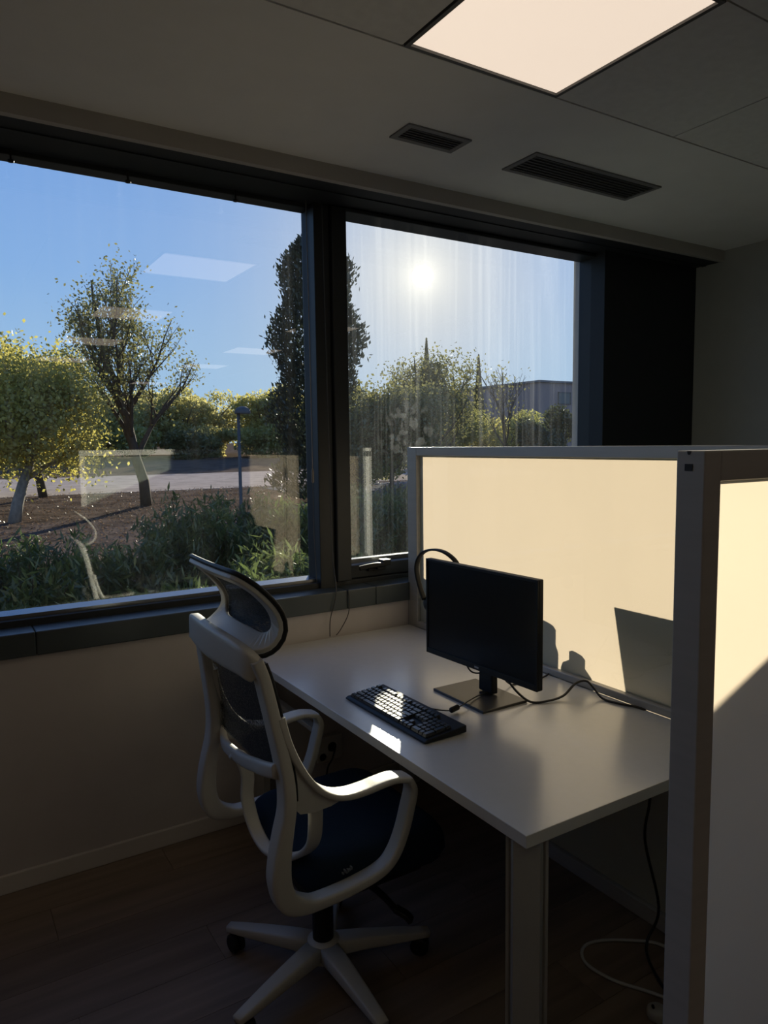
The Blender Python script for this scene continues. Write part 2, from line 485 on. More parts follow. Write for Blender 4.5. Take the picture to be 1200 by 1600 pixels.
MB().box((TX0, RY0, CZ), (xe, TY - 17 * .6, CZ + .016)).build('ceiling_edge_strip', TILEP, ce)
tb = MB()
for i in range(nx + 2): tb.box((TX0 + i * .6 - .010, TY - 17 * .6, CZ + .012), (TX0 + i * .6 + .010, TY, CZ + .03))
for j in range(18): tb.box((TX0, TY - j * .6 - .010, CZ + .012), (xe, TY - j * .6 + .010, CZ + .03))
tb.build('ceiling_grid', mat('grid_metal', (.12, .118, .112), .6, var=.05), ce)
MB().box((RX0, -.19, CZ - .062), (RX1, -.16, CZ + .03)).build('trim_1', mat('fascia_paint', (.42, .40, .375), .8, var=.03), kind='structure')
sf = MB().box((RX0, -.16, CZ - .062), (RX1, .12, CZ - .045)).box((RX0, -.07, CZ - .066), (RX1, -.045, CZ - .062)).build('trim_2', ANTHM, kind='structure')
# sill: boarded metal panels
sl_ = MB().box((RX0, .03, .86), (3.3, .12, .93)).build('trim_3', ANTHM, kind='structure')
xs = [RX0, -1.2, .28, 1.56, 1.712, 2.9, 3.3]
for x0, x1 in zip(xs[:-1], xs[1:]):
    MB().box((x0 + .001, -.016, .860), (x1 - .001, .125, .947)).build('sill_panel', SILLM, sl_, bevel=.004)


def lamp_panel(i, j, lab):
    x = TX0 + i * .6 + .3; y = TY - j * .6 - .3
    t = thing('ceiling_light', lab, 'ceiling light', (x, y, CZ), 'square ceiling light panels')
    f = MB()
    for a, b_ in (((-.297, -.297), (.297, -.284)), ((-.297, .284), (.297, .297)), ((-.297, -.284), (-.284, .284)), ((.284, -.284), (.297, .284))):
        f.box((x + a[0], y + a[1], CZ - .004), (x + b_[0], y + b_[1], CZ + .02))
    f.build('frame', mat('lamp_frame_gap_shade', (.10, .10, .097), .5, var=.02), t)  # frame coloured dark to stand in for the shaded gap round the panel
    MB().box((x - .284, y - .284, CZ + .004), (x + .284, y + .284, CZ + .016)).build('diffuser', LEDM, t)


lamp_labels = {
    (12, 0): 'large glowing square light panel in the ceiling straight above the desk',
    (12, 3): 'glowing ceiling panel mirrored over the top of the lone tall tree',
    (12, 6): 'glowing ceiling panel mirrored on the left flank of the lone tall tree',
    (12, 9): 'glowing ceiling panel mirrored just above the yellow-green tree',
    (15, 3): 'glowing ceiling panel mirrored faintly at the left edge of the streaked window',
    (15, 6): 'glowing ceiling panel mirrored across the left side of the dark cypress',
    (15, 9): 'glowing ceiling panel mirrored between the lone tall tree and the cypress',
    (15, 14): 'glowing ceiling panel mirrored low in front of the lone tree trunk fork, the smallest'}
for i, j in lamps: lamp_panel(i, j, lamp_labels.get((i, j), 'added fill-light ceiling panel, unseen beyond the left edge of the picture'))


def vent(x0, x1, y0, y1, lab, nsl):
    t = thing('ceiling_vent', lab, 'vent', ((x0 + x1) / 2, (y0 + y1) / 2, CZ))
    w = .022; vm = mat('vent_paint', (.19, .19, .19), .6, var=.03); z0, z1 = CZ - .006, CZ + .001
    f = MB().box((x0, y0, z0), (x1, y0 + w, z1)).box((x0, y1 - w, z0), (x1, y1, z1)).box((x0, y0 + w, z0), (x0 + w, y1 - w, z1)).box((x1 - w, y0 + w, z0), (x1, y1 - w, z1))
    f.build('frame', vm, t)
    MB().box((x0 + w, y0 + w, CZ - .001), (x1 - w, y1 - w, CZ + .0005)).build('backing', mat('vent_dark', (.035, .035, .035), .8), t)
    step = (y1 - y0 - 2 * w) / nsl
    for k in range(nsl):
        y = y0 + w + (k + .35) * step
        MB().prism([(y, CZ - .005), (y + step * .28, CZ - .005), (y + step * .5, CZ - .001), (y + step * .2, CZ - .001)], x0 + w, x1 - w, 'x').build('slat', mat('vent_slat', (.085, .085, .085), .6), t)


vent(2.05, 2.80, -.695, -.495, 'long slatted air vent in the ceiling near the right window', 7)
vent(1.485, 1.765, -.655, -.525, 'small slatted air vent in the ceiling above the window mullion', 5)

# ------------------------------------------------------------------ windows
GY = .19
w1 = thing('window_1', 'wide fixed window in a dark anthracite frame looking onto the trees', None, (0, .15, .93), kind='structure')
LX0, LX1, LZ0, LZ1 = -1.75, 1.478, .996, 2.636


def bar(par, a, b_, m=ANTH, name='frame_bar', bevel=.003): return MB().box(a, b_).build(name, m, par, bevel=bevel)


bar(w1, (LX0 - .1, .10, .932), (1.50, .20, .972))                 # bottom frame
bar(w1, (LX0 - .1, .12, 2.640), (3.36, .20, 2.70))                # head over both
bar(w1, (LX0 - .1, .10, .972), (LX0, .20, 2.64))
bar(w1, (LX1, .085, .932), (LX1 + .075, .21, 2.66), ANTH)         # mullion
MB().prism([(.13, .972), (.186, .972), (.186, .995), (.13, .986)], LX0, LX1, 'x').build('glazing_bead', BEAD, w1)
MB().prism([(1.478, .13), (1.478, .185), (1.470, .185)], .99, 2.63, 'z').build('glazing_bead', ANTH, w1)
gb = MB().box((LX0 - .02, GY, LZ0 - .02), (LX1 + .02, GY + .012, LZ1 + .02))
gb.mi = [0, 0, 0, 0, 1, 0]
gb.build('pane', [GWIN, GDIRTL], w1, recalc=False)
w2 = thing('window_2', 'opening window with streaked glass and a black handle, sun behind it', None, (2.4, .15, .93), kind='structure')
RX_0, RX_1, RZ0, RZ1 = 1.634, 3.247, 1.056, 2.636
bar(w2, (1.553, .10, .932), (3.34, .20, .968))
bar(w2, (3.292, .10, .968), (3.34, .20, 2.66))
# sash standing proud of the outer frame
bar(w2, (1.556, .065, .970), (1.632, .20, 2.655), ANTH, 'sash_stile', .006)
bar(w2, (3.249, .065, .970), (3.292, .20, 2.655), ANTH, 'sash_stile', .006)
bar(w2, (1.632, .105, .970), (3.249, .20, 1.034), ANTH, 'sash_rail', .006)
bar(w2, (1.632, .065, 2.638), (3.249, .20, 2.655), ANTH, 'sash_rail', .004)
MB().prism([(.170, 1.034), (.186, 1.034), (.186, 1.056), (.170, 1.052)], 1.634, 3.247, 'x').build('glazing_bead', BEAD, w2)
gb = MB().box((RX_0 - .01, GY, RZ0 - .02), (RX_1 + .01, GY + .012, RZ1 + .01))
gb.mi = [0, 0, 0, 0, 1, 0]
gb.build('pane', [GWIN, GDIRTR], w2, recalc=False)
h = MB().box((1.735, .085, 1.000), (1.83, .106, 1.030)).box((1.765, .055, 1.010), (1.795, .086, 1.030))
h.sweep(crom([(1.80, .058, 1.030), (1.76, .050, 1.034), (1.71, .050, 1.032), (1.665, .054, 1.026)], 4), rrect(.007, .011, .005))
h.box((1.80, .06, 1.024), (1.845, .105, 1.052))
h.build('handle', BLACKP, w2, bevel=.002)

# small blind brackets along the head
for k, x in enumerate((.30, .70, 1.13)):
    b_ = MB().tube([(x, .105, 2.655), (x, .105, 2.62)], .004, 6).lathe([(.002, 0), (.011, .003), (.011, .010), (.002, .013)], (x, .105, 2.607), 10)
    o = b_.build('blind_bracket', mat('bracket_metal', (.05, .045, .042), .4, metal=.5))
    tag(o, ['small dark bracket on the window head, nearest the frame edge', 'small dark bracket on the window head, midway along the wide window', 'small dark bracket on the window head beside the mullion'][k], 'bracket', 'blind brackets on the window head')

# cords by the mullion
def cord(name, pts, r, lab, m, cat='cord', seg=6, n=6): return tag(MB().tube(crom(pts, n), r, seg).build(name, m, smooth=True), lab, cat)


CT = mat('thin_cord', (.06, .058, .055), .6)
bc = thing('pull_chain', 'pale blind pull chain with a small weight hanging in front of the mullion', 'chain', (1.435, .07, 2.6))
MB().tube(crom([(1.430, .06, 2.655), (1.431, .055, 2.1), (1.430, .05, 1.50)], 5), .0022, 6).build('strand', mat('pale_cord', (.22, .21, .2), .6), bc, smooth=True)
MB().lathe([(.002, 0), (.006, .004), (.0065, .05), (.004, .062), (.002, .065)], (1.430, .05, 1.435), 10).build('weight', mat('cord_weight', (.20, .19, .18), .5), bc, smooth=True)
MB().tube(crom([(1.430, .05, 1.435), (1.428, .045, 1.2), (1.430, .03, .98)], 5), .0016, 6).build('lower_strand', CT, bc, smooth=True)
cord('window_cord', [(1.505, .055, 2.655), (1.512, .05, 1.87), (1.516, .04, 1.155), (1.50, -.022, .955), (1.468, -.022, .83), (1.466, -.018, .748)], .0022, 'thin dark cord running down the mullion and behind the desk', CT)
cord('loop_cord', [(1.562, -.020, .952), (1.566, -.022, .90), (1.558, -.022, .835), (1.52, -.022, .775), (1.497, -.020, .750)], .002, 'short thin dark cord looping below the sill behind the desk', CT)

# wall socket box
sk = thing('socket_box', 'white socket box with two black plugs on the wall under the desk', 'socket', (1.44, -.05, .23))
MB().box((1.375, -.045, .185), (1.505, 0, .300)).build('box', WHITEP, sk, bevel=.006)
MB().lathe([(.022, 0), (.022, .02), (.014, .03), (.006, .045)], (1.452, -.045, .250), 14, 'y').build('plug', BLACKP, sk)
for o_ in (0,):
    MB().tube(crom([(1.452, -.072, .25), (1.43, -.09, .22), (1.405, -.085, .17), (1.40, -.07, .05)], 4), .004, 6).build('plug_lead', BLACKP, sk)
MB().lathe([(.017, 0), (.017, .018), (.008, .028)], (1.405, -.045, .212), 14, 'y').build('plug', BLACKP, sk)

# ------------------------------------------------------------------ partitions
def partition_post(par, x0, x1, y0, y1, z0, z1, slot_face=None):
    p = MB().box((x0, y0, z0), (x1, y1, z1)).build('post', ALU, par, bevel=.0025)
    return p


PX, PT, PZ = 1.90, .04, 1.588
pt = thing('desk_partition', 'frosted glass partition in aluminium frame, sunlit cream, beside the desk', 'partition', (1.92, -1.1, 0))
for (y0, y1) in ((-.078, 0 - .004), (-1.86, -1.80), (-2.198, -2.16)):
    mid = y0 == -1.86
    MB().box((PX, y0, .085 if mid else 0), (PX + PT, y1, PZ - (.040 if mid else .001))).build('post', ALU, pt, bevel=.003)
MB().box((PX, -2.16, PZ - .040), (PX + PT, -.078, PZ - .001)).build('top_rail', ALU, pt, bevel=.003)
MB().box((PX, -2.16, .03), (PX + PT, -.078, .085)).build('bottom_rail', ALU, pt, bevel=.003)
MB().box((PX - .004, -1.80, .742), (PX + PT - .006, -.078, .768)).build('desk_rail', ALU, pt, bevel=.003)
for y0, y1 in ((-1.80, -.078), (-2.16, -1.86)):
    for z0, z1 in (((.768, PZ - .04), (.085, .742)) if y0 > -1.9 else ((.085, PZ - .04),)):
        g = MB().box((PX + .012, y0, z0), (PX + .020, y1, z1)); g.mi = [0, 0, 0, 1, 0, 0]
        g.build('frosted_pane', [GCLEAR, FROST], pt, recalc=False)
cp = MB().box((PX + .006, -.0045, PZ - .045), (PX + PT - .006, -.0015, PZ - .02)).build('end_slot', ALUD, pt)

WX0, WY0, WY1 = .876, -2.244, -2.200
pw_ = thing('desk_partition', 'end partition with wide aluminium frame at the open end of the desk, half in shade', 'partition', (1.6, -2.222, 0))
MB().box((WX0, WY0, 0), (WX0 + .037, WY1, PZ - .001)).build('post', ALU, pw_, bevel=.002, label='aluminium end post with a dark slot near its top')
MB().box((WX0 + .037, WY0, PZ - .043), (2.96, WY1, PZ - .001)).build('top_rail', ALU, pw_, bevel=.002)
MB().box((2.96, WY0, 0), (3.0, WY1, PZ - .001)).build('post', ALU, pw_, bevel=.002)
MB().box((1.90, WY0, .085), (1.94, WY1, PZ - .043)).build('post', ALU, pw_, bevel=.002)
MB().box((WX0 + .037, WY0, .03), (2.96, WY1, .085)).build('bottom_rail', ALU, pw_, bevel=.002)
for x0, x1 in ((WX0 + .037, 1.90), (1.94, 2.96)):
    g = MB().box((x0, WY0 + .012, .085), (x1, WY0 + .020, PZ - .043)); g.mi = [0, 0, 0, 0, 1, 0]
    g.build('frosted_pane', [GCLEAR, FROST], pw_, recalc=False)
MB().box((WX0 - .0008, -2.2255, PZ - .0285), (WX0 + .004, -2.2135, PZ - .0190)).build('slot', ALUD, pw_)
MB().prism([(-2.2225, PZ - .0015), (-2.2215, PZ - .0055), (-2.2195, PZ - .0070), (-2.2175, PZ - .0055), (-2.2165, PZ - .0015)], WX0 - .0008, WX0 + .004, 'x').build('slot', ALUD, pw_)

# ------------------------------------------------------------------ desk
DX0, DX1, DY0, DY1, DZ = 1.055, 1.893, -1.718, -.020, .743
dk = thing('desk', 'white laminate desk on pale metal legs beside the glowing partition', 'desk', (1.47, -.87, 0))
tp = MB().box((DX0, DY0, DZ - .030), (DX1, DY1, DZ)); tp.mi = [0, 0, 1, 1, 1, 1]
tp.build('desktop', [DESKM, DESKE], dk, bevel=.0015)


def leg(cx, cy, ang):
    pr = [(.034, -.030), (.034, .030), (.016, .036), (.004, .036), (.004, .041), (.012, .041), (.012, .048), (-.02, .048), (-.04, .03),
          (-.04, -.03), (-.02, -.048), (.012, -.048), (.012, -.041), (.004, -.041), (.004, -.036), (.016, -.036)]
    ca, sa = math.cos(ang), math.sin(ang)
    l_ = MB().prism([(cx + u * ca - v * sa, cy + u * sa + v * ca) for u, v in pr], .012, DZ - .030, 'z').build('leg', LEGM, dk)
    MB().lathe([(.03, 0), (.032, .004), (.03, .012)], (cx, cy, 0), 16).build('foot', BLACKP, l_)
    return l_


for cx, cy, a in ((1.105, -1.668, 225), (1.105, -.085, 135), (1.845, -1.668, 315), (1.845, -.085, 45)):
    l_ = leg(cx, cy, math.radians(a))
# feet were authored in world space under legs
MB().box((1.13, -.55, .545), (1.16, -.09, .565)).build('cable_tray', LEGM, dk, bevel=.003)
MB().box((1.125, -1.60, .675), (1.155, -.13, .712)).build('support_rail', mat('dark_rail', (.03, .03, .03), .5), dk)
MB().box((1.80, -1.60, .675), (1.83, -.13, .712)).build('support_rail', mat('dark_rail', (.03, .03, .03), .5), dk)

# neighbouring desk and what shows as silhouettes through the glass
nd = thing('desk', 'white desk on the far side of the frosted partition', 'desk', (2.4, -.87, 0))
MB().box((1.950, DY0, DZ - .03), (2.75, DY1, DZ)).build('desktop', DESKM, nd, bevel=.0015)
for cx, cy in ((2.0, -1.66), (2.0, -.09), (2.70, -1.66), (2.70, -.09)):
    MB().box((cx - .03, cy - .03, 0), (cx + .03, cy + .03, DZ - .03)).build('leg', LEGM, nd, bevel=.004)
BOT = mat('bottle_plastic', (.10, .12, .13), .4, var=.05)
def shade_pos(y, z, x, xg=1.918):   # nothing but the sun's slant from a glass point to a spot x
    t = (x - xg) / SUN_DIR.x; return y + t * SUN_DIR.y, z + t * SUN_DIR.z
bx = 2.03
by, bz = shade_pos(-.908, .926, bx)
bo = thing('bottle', 'taller bottle standing behind the frosted glass, seen as a grey shadow', 'bottle', (bx, by, DZ))
hh = bz - DZ
MB().lathe([(.030, 0), (.034, .006), (.034, hh * .58), (.033, hh * .62), (.027, hh * .70), (.026, hh * .72)], (bx, by, DZ), 20).build('body', BOT, bo, smooth=True)
MB().lathe([(.026, hh * .72), (.026, hh * .96), (.020, hh)], (bx, by, DZ), 20).build('cap', BOT, bo, smooth=True)
bx2 = 2.03
by2, bz2 = shade_pos(-1.058, .845, bx2)
hh = bz2 - DZ
bo = thing('bottle', 'squat round-shouldered bottle behind the frosted glass, seen as a grey shadow', 'bottle', (bx2, by2, DZ))
MB().lathe([(.040, 0), (.044, .006), (.045, hh * .42), (.040, hh * .58), (.026, hh * .70), (.021, hh * .74)], (bx2, by2, DZ), 20).build('body', BOT, bo, smooth=True)
MB().lathe([(.022, hh * .74), (.022, hh * .95), (.015, hh)], (bx2, by2, DZ), 20).build('cap', BOT, bo, smooth=True)
mx_ = 2.08
my0, mz = shade_pos(-1.216, 1.047, mx_); 
sm = thing('monitor', 'monitor behind the frosted glass whose dark back shows as a slanted shadow', 'monitor', (mx_ + .06, my0 - .26, DZ))
MB().prism([(mx_, mz), (mx_ + .022, mz), (mx_ + .062, mz - .275), (mx_ + .040, mz - .275)], my0 - .50, my0, 'y').build('casing', BLACKP, sm, bevel=.004)
MB().box((mx_ + .034, my0 - .31, mz - .2), (mx_ + .085, my0 - .19, mz - .08)).build('back_housing', BLACKP, sm, bevel=.004)
MB().box((mx_ + .058, my0 - .275, DZ + .01), (mx_ + .083, my0 - .225, mz - .15)).build('neck', BLACKP, sm)
MB().box((mx_ - .03, my0 - .37, DZ), (mx_ + .13, my0 - .13, DZ + .012)).build('base', BLACKP, sm)

# ------------------------------------------------------------------ monitor
MC = Vector((1.507, -1.0, 0)); MA = math.atan2(-.542, .025)   # screen width direction
wdir = Vector((.025, -.542, 0)).normalized(); ndir = Vector((-wdir.y, wdir.x, 0))   # ndir points to +x side
if ndir.x < 0: ndir = -ndir
mo = thing('monitor', 'black flat monitor with switched-off screen on the white desk', 'monitor', (1.545, -.98, DZ))


def mbox(mb, w0, w1, n0, n1, z0, z1, mi=0):
    vs = []
    for z in (z0, z1):
        for w, n in ((w0, n0), (w1, n0), (w1, n1), (w0, n1)):
            p = MC + wdir * w + ndir * n; vs.append((p.x, p.y, z))
    return mb.add(vs, [(3, 2, 1, 0), (4, 5, 6, 7), (0, 1, 5, 4), (1, 2, 6, 5), (2, 3, 7, 6), (3, 0, 4, 7)], mi)


MZ0, MZ1 = .846, 1.191
mbox(MB(), -.272, .272, .002, .022, MZ0, MZ1).build('casing', BLACKP, mo, bevel=.003)
bz_ = MB()
mbox(bz_, -.272, -.264, -.004, .002, MZ0, MZ1); mbox(bz_, .264, .272, -.004, .002, MZ0, MZ1)
mbox(bz_, -.264, .264, -.004, .002, MZ1 - .009, MZ1); mbox(bz_, -.264, .264, -.004, .002, MZ0, MZ0 + .020)
bz_.build('bezel', BLACKP, mo, bevel=.001)
mbox(MB(), -.264, .264, -.0005, .002, MZ0 + .020, MZ1 - .009).build('screen', SCREEN, mo)
mbox(MB(), -.17, .17, .022, .045, MZ0 + .05, MZ1 - .06).build('back_housing', BLACKP, mo, bevel=.01)
mbox(MB(), -.010, .010, -.0048, -.004, MZ0 + .007, MZ0 + .013).build('maker_plate', mat('plate_silver', (.35, .35, .36), .35, metal=.6), mo)
b_ = MB()
for k in range(4): mbox(b_, .20 + k * .014, .207 + k * .014, .004, .010, MZ0 - .002, MZ0 + .001)
b_.build('buttons', BLACKP, mo)
nk = MB(); ncx, ncy = 1.568, -.982
nk.prism([(-1.018, .755), (-.946, .755), (-.951, 1.06), (-1.013, 1.06)], 1.556, 1.582, 'x'); nk.box((1.53, -1.02, .97), (1.57, -.945, 1.06))
nk.build('neck', BLACKP, mo, bevel=.005)
MB().box((1.438, -1.112, DZ), (1.628, -.842, DZ + .009)).build('base', BASEM, mo, bevel=.0025)

# headset over the monitor's far corner
hs = thing('headset', 'black headset hooked over the far top corner of the monitor', 'headset', (1.53, -.66, 1.0))
arc = crom([(1.535, -.655, 1.02), (1.533, -.628, 1.07), (1.530, -.612, 1.13), (1.530, -.628, 1.175), (1.531, -.668, 1.205), (1.534, -.73, 1.218), (1.540, -.785, 1.212), (1.549, -.83, 1.185), (1.556, -.85, 1.14)], 5)
MB().sweep(arc, rrect(.004, .010, .003), up=(1, 0, 0)).build('headband', BLACKP, hs, smooth=True)
MB().lathe([(.014, -.012), (.026, -.006), (.030, .004), (.024, .014)], (1.545, -.667, 1.005), 16, 'x').build('ear_cup', BLACKP, hs, smooth=True)
MB().lathe([(.018, -.018), (.032, -.012), (.036, .004), (.028, .014)], (1.575, -.85, 1.10), 16, 'x').build('ear_cup', BLACKP, hs, smooth=True)

# ------------------------------------------------------------------ keyboard
kb = thing('keyboard', 'full size black keyboard lying near the front edge of the desk', 'keyboard', (1.22, -.98, DZ))
KX0, KY1 = 1.140, -.748    # front-left corner (user side is -x, keys run along -y)
KW, KD = .455, .152
kang = math.radians(-1.0)
def kp(u, v, z):   # u along length (-y), v depth (+x)
    return (KX0 + v + u * math.sin(-kang), KY1 - u, DZ + z)
cs = MB()
prof = [(0, .002), (0, .008), (.010, .0125), (KD * .5, .018), (KD, .026), (KD, .004)]
vs = [kp(0, v, z) for v, z in prof] + [kp(KW, v, z) for v, z in prof]
n = len(prof)
cs.add(vs, [tuple(range(n)), tuple(range(2 * n - 1, n - 1, -1))] + [(i, n + i, n + (i + 1) % n, (i + 1) % n) for i in range(n)])
cs.build('case', BLACKP, kb, bevel=.003)
U = .0190
rows = [
    (.128, [0, None, 1, 1, 1, 1, -.5, 1, 1, 1, 1, -.5, 1, 1, 1, 1]),
]
keymesh = {}
def key(u, v, w, d=1.0):
    zt = .0205 + (v / KD) * .0145
    kk = (round(w, 2), round(d, 2))
    if kk not in keymesh:
        hw, hd = w * U / 2 - .0009, d * U / 2 - .0009
        m = MB()
        m.add([(x * hd, y * hw, 0) for x, y in ((-1, -1), (1, -1), (1, 1), (-1, 1))] + [(x * (hd - .0024) + .001, y * (hw - .0022), .0085) for x, y in ((-1, -1), (1, -1), (1, 1), (-1, 1))],
              [(3, 2, 1, 0), (4, 5, 6, 7), (0, 1, 5, 4), (1, 2, 6, 5), (2, 3, 7, 6), (3, 0, 4, 7)])
        keymesh[kk] = m.mesh('key', KEYM)
    o = D.objects.new('key', keymesh[kk]); COL.objects.link(o); o.parent = kb
    p = Vector(kp(u, v, zt - .0085)) - WORLD[kb.name]
    o.location = p; o.rotation_euler = (0, -.06, -kang)


u0 = .0125
def row(v, widths, gap_u=0):
    u = u0 + gap_u
    for w in widths:
        if w < 0: u += -w * U; continue
        key(u + w * U / 2, v, w); u += w * U


vr = [.022 + U * i for i in range(5)]
row(vr[0], [1.25, 1.25, 1.25, 6.25, 1.25, 1.25, 1.25, 1.25, -.25, 1, 1, 1, -.25, 2, 1])
row(vr[1], [2.25] + [1] * 10 + [2.75] + [-.25, -1, 1, -1, -.25, 1, 1, 1])
row(vr[2], [1.75] + [1] * 11 + [2.25] + [-.25, -3, -.25, 1, 1, 1])
row(vr[3], [1.5] + [1] * 12 + [1.5] + [-.25, 1, 1, 1, -.25, 1, 1, 1])
row(vr[4], [1] * 13 + [2] + [-.25, 1, 1, 1, -.25, 1, 1, 1, 1])
row(vr[4] + U * 1.2, [1, -1, 1, 1, 1, 1, -.5, 1, 1, 1, 1, -.5, 1, 1, 1, 1, -.25, 1, 1, 1])
for v, d in ((vr[0] + U * .5, 2), (vr[2] + U * .5, 2)): key(u0 + U * (15 + .25 + 3 + .25 + 3.5), v, 1, d)

# ------------------------------------------------------------------ cables on the desk and floor
dz = DZ
cord('power_cable', [(1.60, -1.0, .86), (1.595, -1.04, .82), (1.60, -1.09, .78), (1.63, -1.125, dz + .006), (1.68, -1.15, dz + .006), (1.75, -1.155, dz + .012), (1.81, -1.15, dz + .040), (1.845, -1.165, dz + .048), (1.855, -1.19, dz + .030), (1.85, -1.235, dz + .006), (1.86, -1.295, dz + .005), (1.885, -1.36, dz + .004), (1.8945, -1.375, dz - .02), (1.8945, -1.38, .60)],
     .0042, 'thick black monitor cable arching over the desk to the partition', CABLE)
cord('thin_cable', [(1.62, -.95, .84), (1.66, -.945, .79), (1.70, -.955, dz + .004), (1.80, -.968, dz + .004), (1.865, -.955, dz + .004), (1.891, -.945, dz + .006)], .0028, 'thin black cable running from behind the monitor to the partition', CABLE)
kc = thing('keyboard_cable', 'black keyboard cable with a ferrite bead crossing the monitor base', 'cable', (1.45, -1.03, DZ))
MB().tube(crom([(1.288, -1.005, dz + .024), (1.315, -1.03, dz + .016), (1.36, -1.05, dz + .010), (1.40, -1.045, dz + .014), (1.45, -1.025, dz + .016), (1.51, -1.00, dz + .014), (1.55, -.99, dz + .013), (1.60, -.93, dz + .013), (1.66, -.90, dz + .005)], 5), .0022, 6).build('lead', CABLE, kc, smooth=True)
MB().sweep([Vector((1.352, -1.052, dz + .012)), Vector((1.356, -1.0525, dz + .012)), Vector((1.388, -1.046, dz + .014)), Vector((1.392, -1.045, dz + .014))], [(math.cos(a) * .009, math.sin(a) * .009) for a in np.linspace(0, 2 * math.pi, 13)[:-1]], scales=[(.6, .6), (1, 1), (1, 1), (.6, .6)]).build('ferrite_bead', BLACKP, kc)
cord('short_cable', [(1.54, -.905, .87), (1.535, -.91, .835), (1.54, -.93, .815), (1.555, -.955, .815), (1.572, -.97, .83)], .003, 'short black cable looping below the monitor casing', CABLE)
cord('hanging_cable', [(1.872, -1.40, .705), (1.868, -1.42, .60), (1.835, -1.44, .483), (1.83, -1.43, .352), (1.845, -1.475, .15), (1.80, -1.47, .055), (1.765, -1.50, .03), (1.74, -1.56, .006), (1.69, -1.66, .006)], .0045, 'black cable hanging below the desk in front of the partition', CABLE)
cord('floor_cable', [(1.885, -1.50, .006), (1.86, -1.44, .006), (1.756, -1.36, .006), (1.68, -1.335, .006), (1.63, -1.36, .006), (1.612, -1.41, .006), (1.629, -1.488, .006), (1.67, -1.56, .006), (1.72, -1.64, .006), (1.80, -1.70, .006)], .005, 'white cable looped on the floor under the desk', CABLEW)
pk = thing('power_plug', 'small white round plug on the floor under the desk edge', 'plug', (1.61, -1.635, 0))
MB().lathe([(.026, 0), (.028, .004), (.028, .022), (.022, .028)], (1.625, -1.64, 0), 18).build('body', WHITEP, pk, smooth=True)
MB().tube([(1.615, -1.635, .028), (1.613, -1.634, .036)], .004, 8).build('pin', BLACKP, pk)

# ------------------------------------------------------------------ office chair
YC = -.995
ch = thing('office_chair', 'white framed office chair with dark mesh back and headrest at the desk', 'chair', (.92, YC, 0))
rail_xz = [(.634, 1.085), (.648, 1.040), (.658, .985), (.672, .900), (.682, .835), (.688, .775), (.686, .715), (.674, .655), (.664, .595), (.662, .535), (.680, .482),
           (.727, .455), (.782, .450), (.871, .456), (.950, .472), (.991, .503), (1.020, .557), (1.040, .620), (1.052, .672), (1.036, .706)]
arm_xz = [(1.036, .706), (.990, .7155), (.945, .7135), (.905, .7095), (.858, .709), (.815, .718), (.775, .742), (.740, .782), (.712, .832), (.692, .885), (.680, .94)]


def hw(z):  # half width of the back at height z
    return .275 - .05 * max(0, min(1, (z - .72) / .36)) ** 1.2


def loop(sgn):
    b = MB()
    p = [Vector((x, YC + sgn * hw(z), z)) for x, z in [tuple(q) for q in crom(rail_xz, 5)]]
    nP = len(p)
    def prof_scale(i):
        f = i / nP
        # widths: in-plane thickness, lateral width
        pts = [(0, .015, .027), (.2, .016, .029), (.33, .018, .029), (.45, .026, .028), (.53, .028, .026), (.6, .015, .025), (.75, .012, .024), (.88, .013, .024), (1, .009, .025)]
        for (a, t0, w0), (c, t1, w1_) in zip(pts[:-1], pts[1:]):
            if a <= f <= c:
                k = (f - a) / (c - a); return t0 + (t1 - t0) * k, w0 + (w1_ - w0) * k
        return pts[-1][1:]
    sec = rrect(1, 1, .45, 3)
    b.sweep(p, sec, up=(0, 1, 0), scales=[prof_scale(i) for i in range(nP)])
    q = [Vector((x, YC + sgn * hw(min(z, .72)) if z < .76 else YC + sgn * hw(z), z)) for x, z in [tuple(q) for q in crom(arm_xz, 5)]]
    nq = len(q)
    sc = [(.0085 + .004 * max(0, (i / nq - .65) / .35), .030) for i in range(nq)]
    b.sweep(q, sec, up=(0, 1, 0), scales=sc)
    gus = [(.683, .93), (.694, .885), (.712, .834), (.740, .784), (.775, .744), (.815, .719), (.84, .708), (.80, .697), (.75, .694), (.715, .70), (.690, .73), (.690, .775), (.682, .835), (.672, .90)]
    va = []
    for dy in (-.016, .016):
        for x, z in gus: va.append((x, YC + sgn * hw(z) + dy, z))
    ng = len(gus)
    b.add(va, [tuple(range(ng)), tuple(range(ng, 2 * ng))[::-1]] + [(i, (i + 1) % ng, ng + (i + 1) % ng, ng + i) for i in range(ng)])
    o = b.build('side_frame', WHITEP, ch, smooth=False)
    o.data.shade_smooth() if hasattr(o.data, 'shade_smooth') else None
    es = o.modifiers.new('edge_split', 'EDGE_SPLIT'); es.split_angle = math.radians(50)
    return o


for s_ in (-1, 1): loop(s_)
# top crossbar between the rails
cb = MB()
cp_ = crom([(.642, YC + .228, 1.052), (.620, YC + .20, 1.082), (.604, YC + .08, 1.088), (.600, YC, 1.088), (.604, YC - .08, 1.086), (.620, YC - .20, 1.076), (.642, YC - .228, 1.045)], 5)
ncp = len(cp_) - 1
cb.sweep(cp_, rrect(1, 1, .4), up=(0, 0, 1), scales=[(.015, .043 - .022 * abs(2 * i / ncp - 1) ** 3) for i in range(ncp + 1)])
cb.build('top_crossbar', WHITEP, ch, smooth=True)
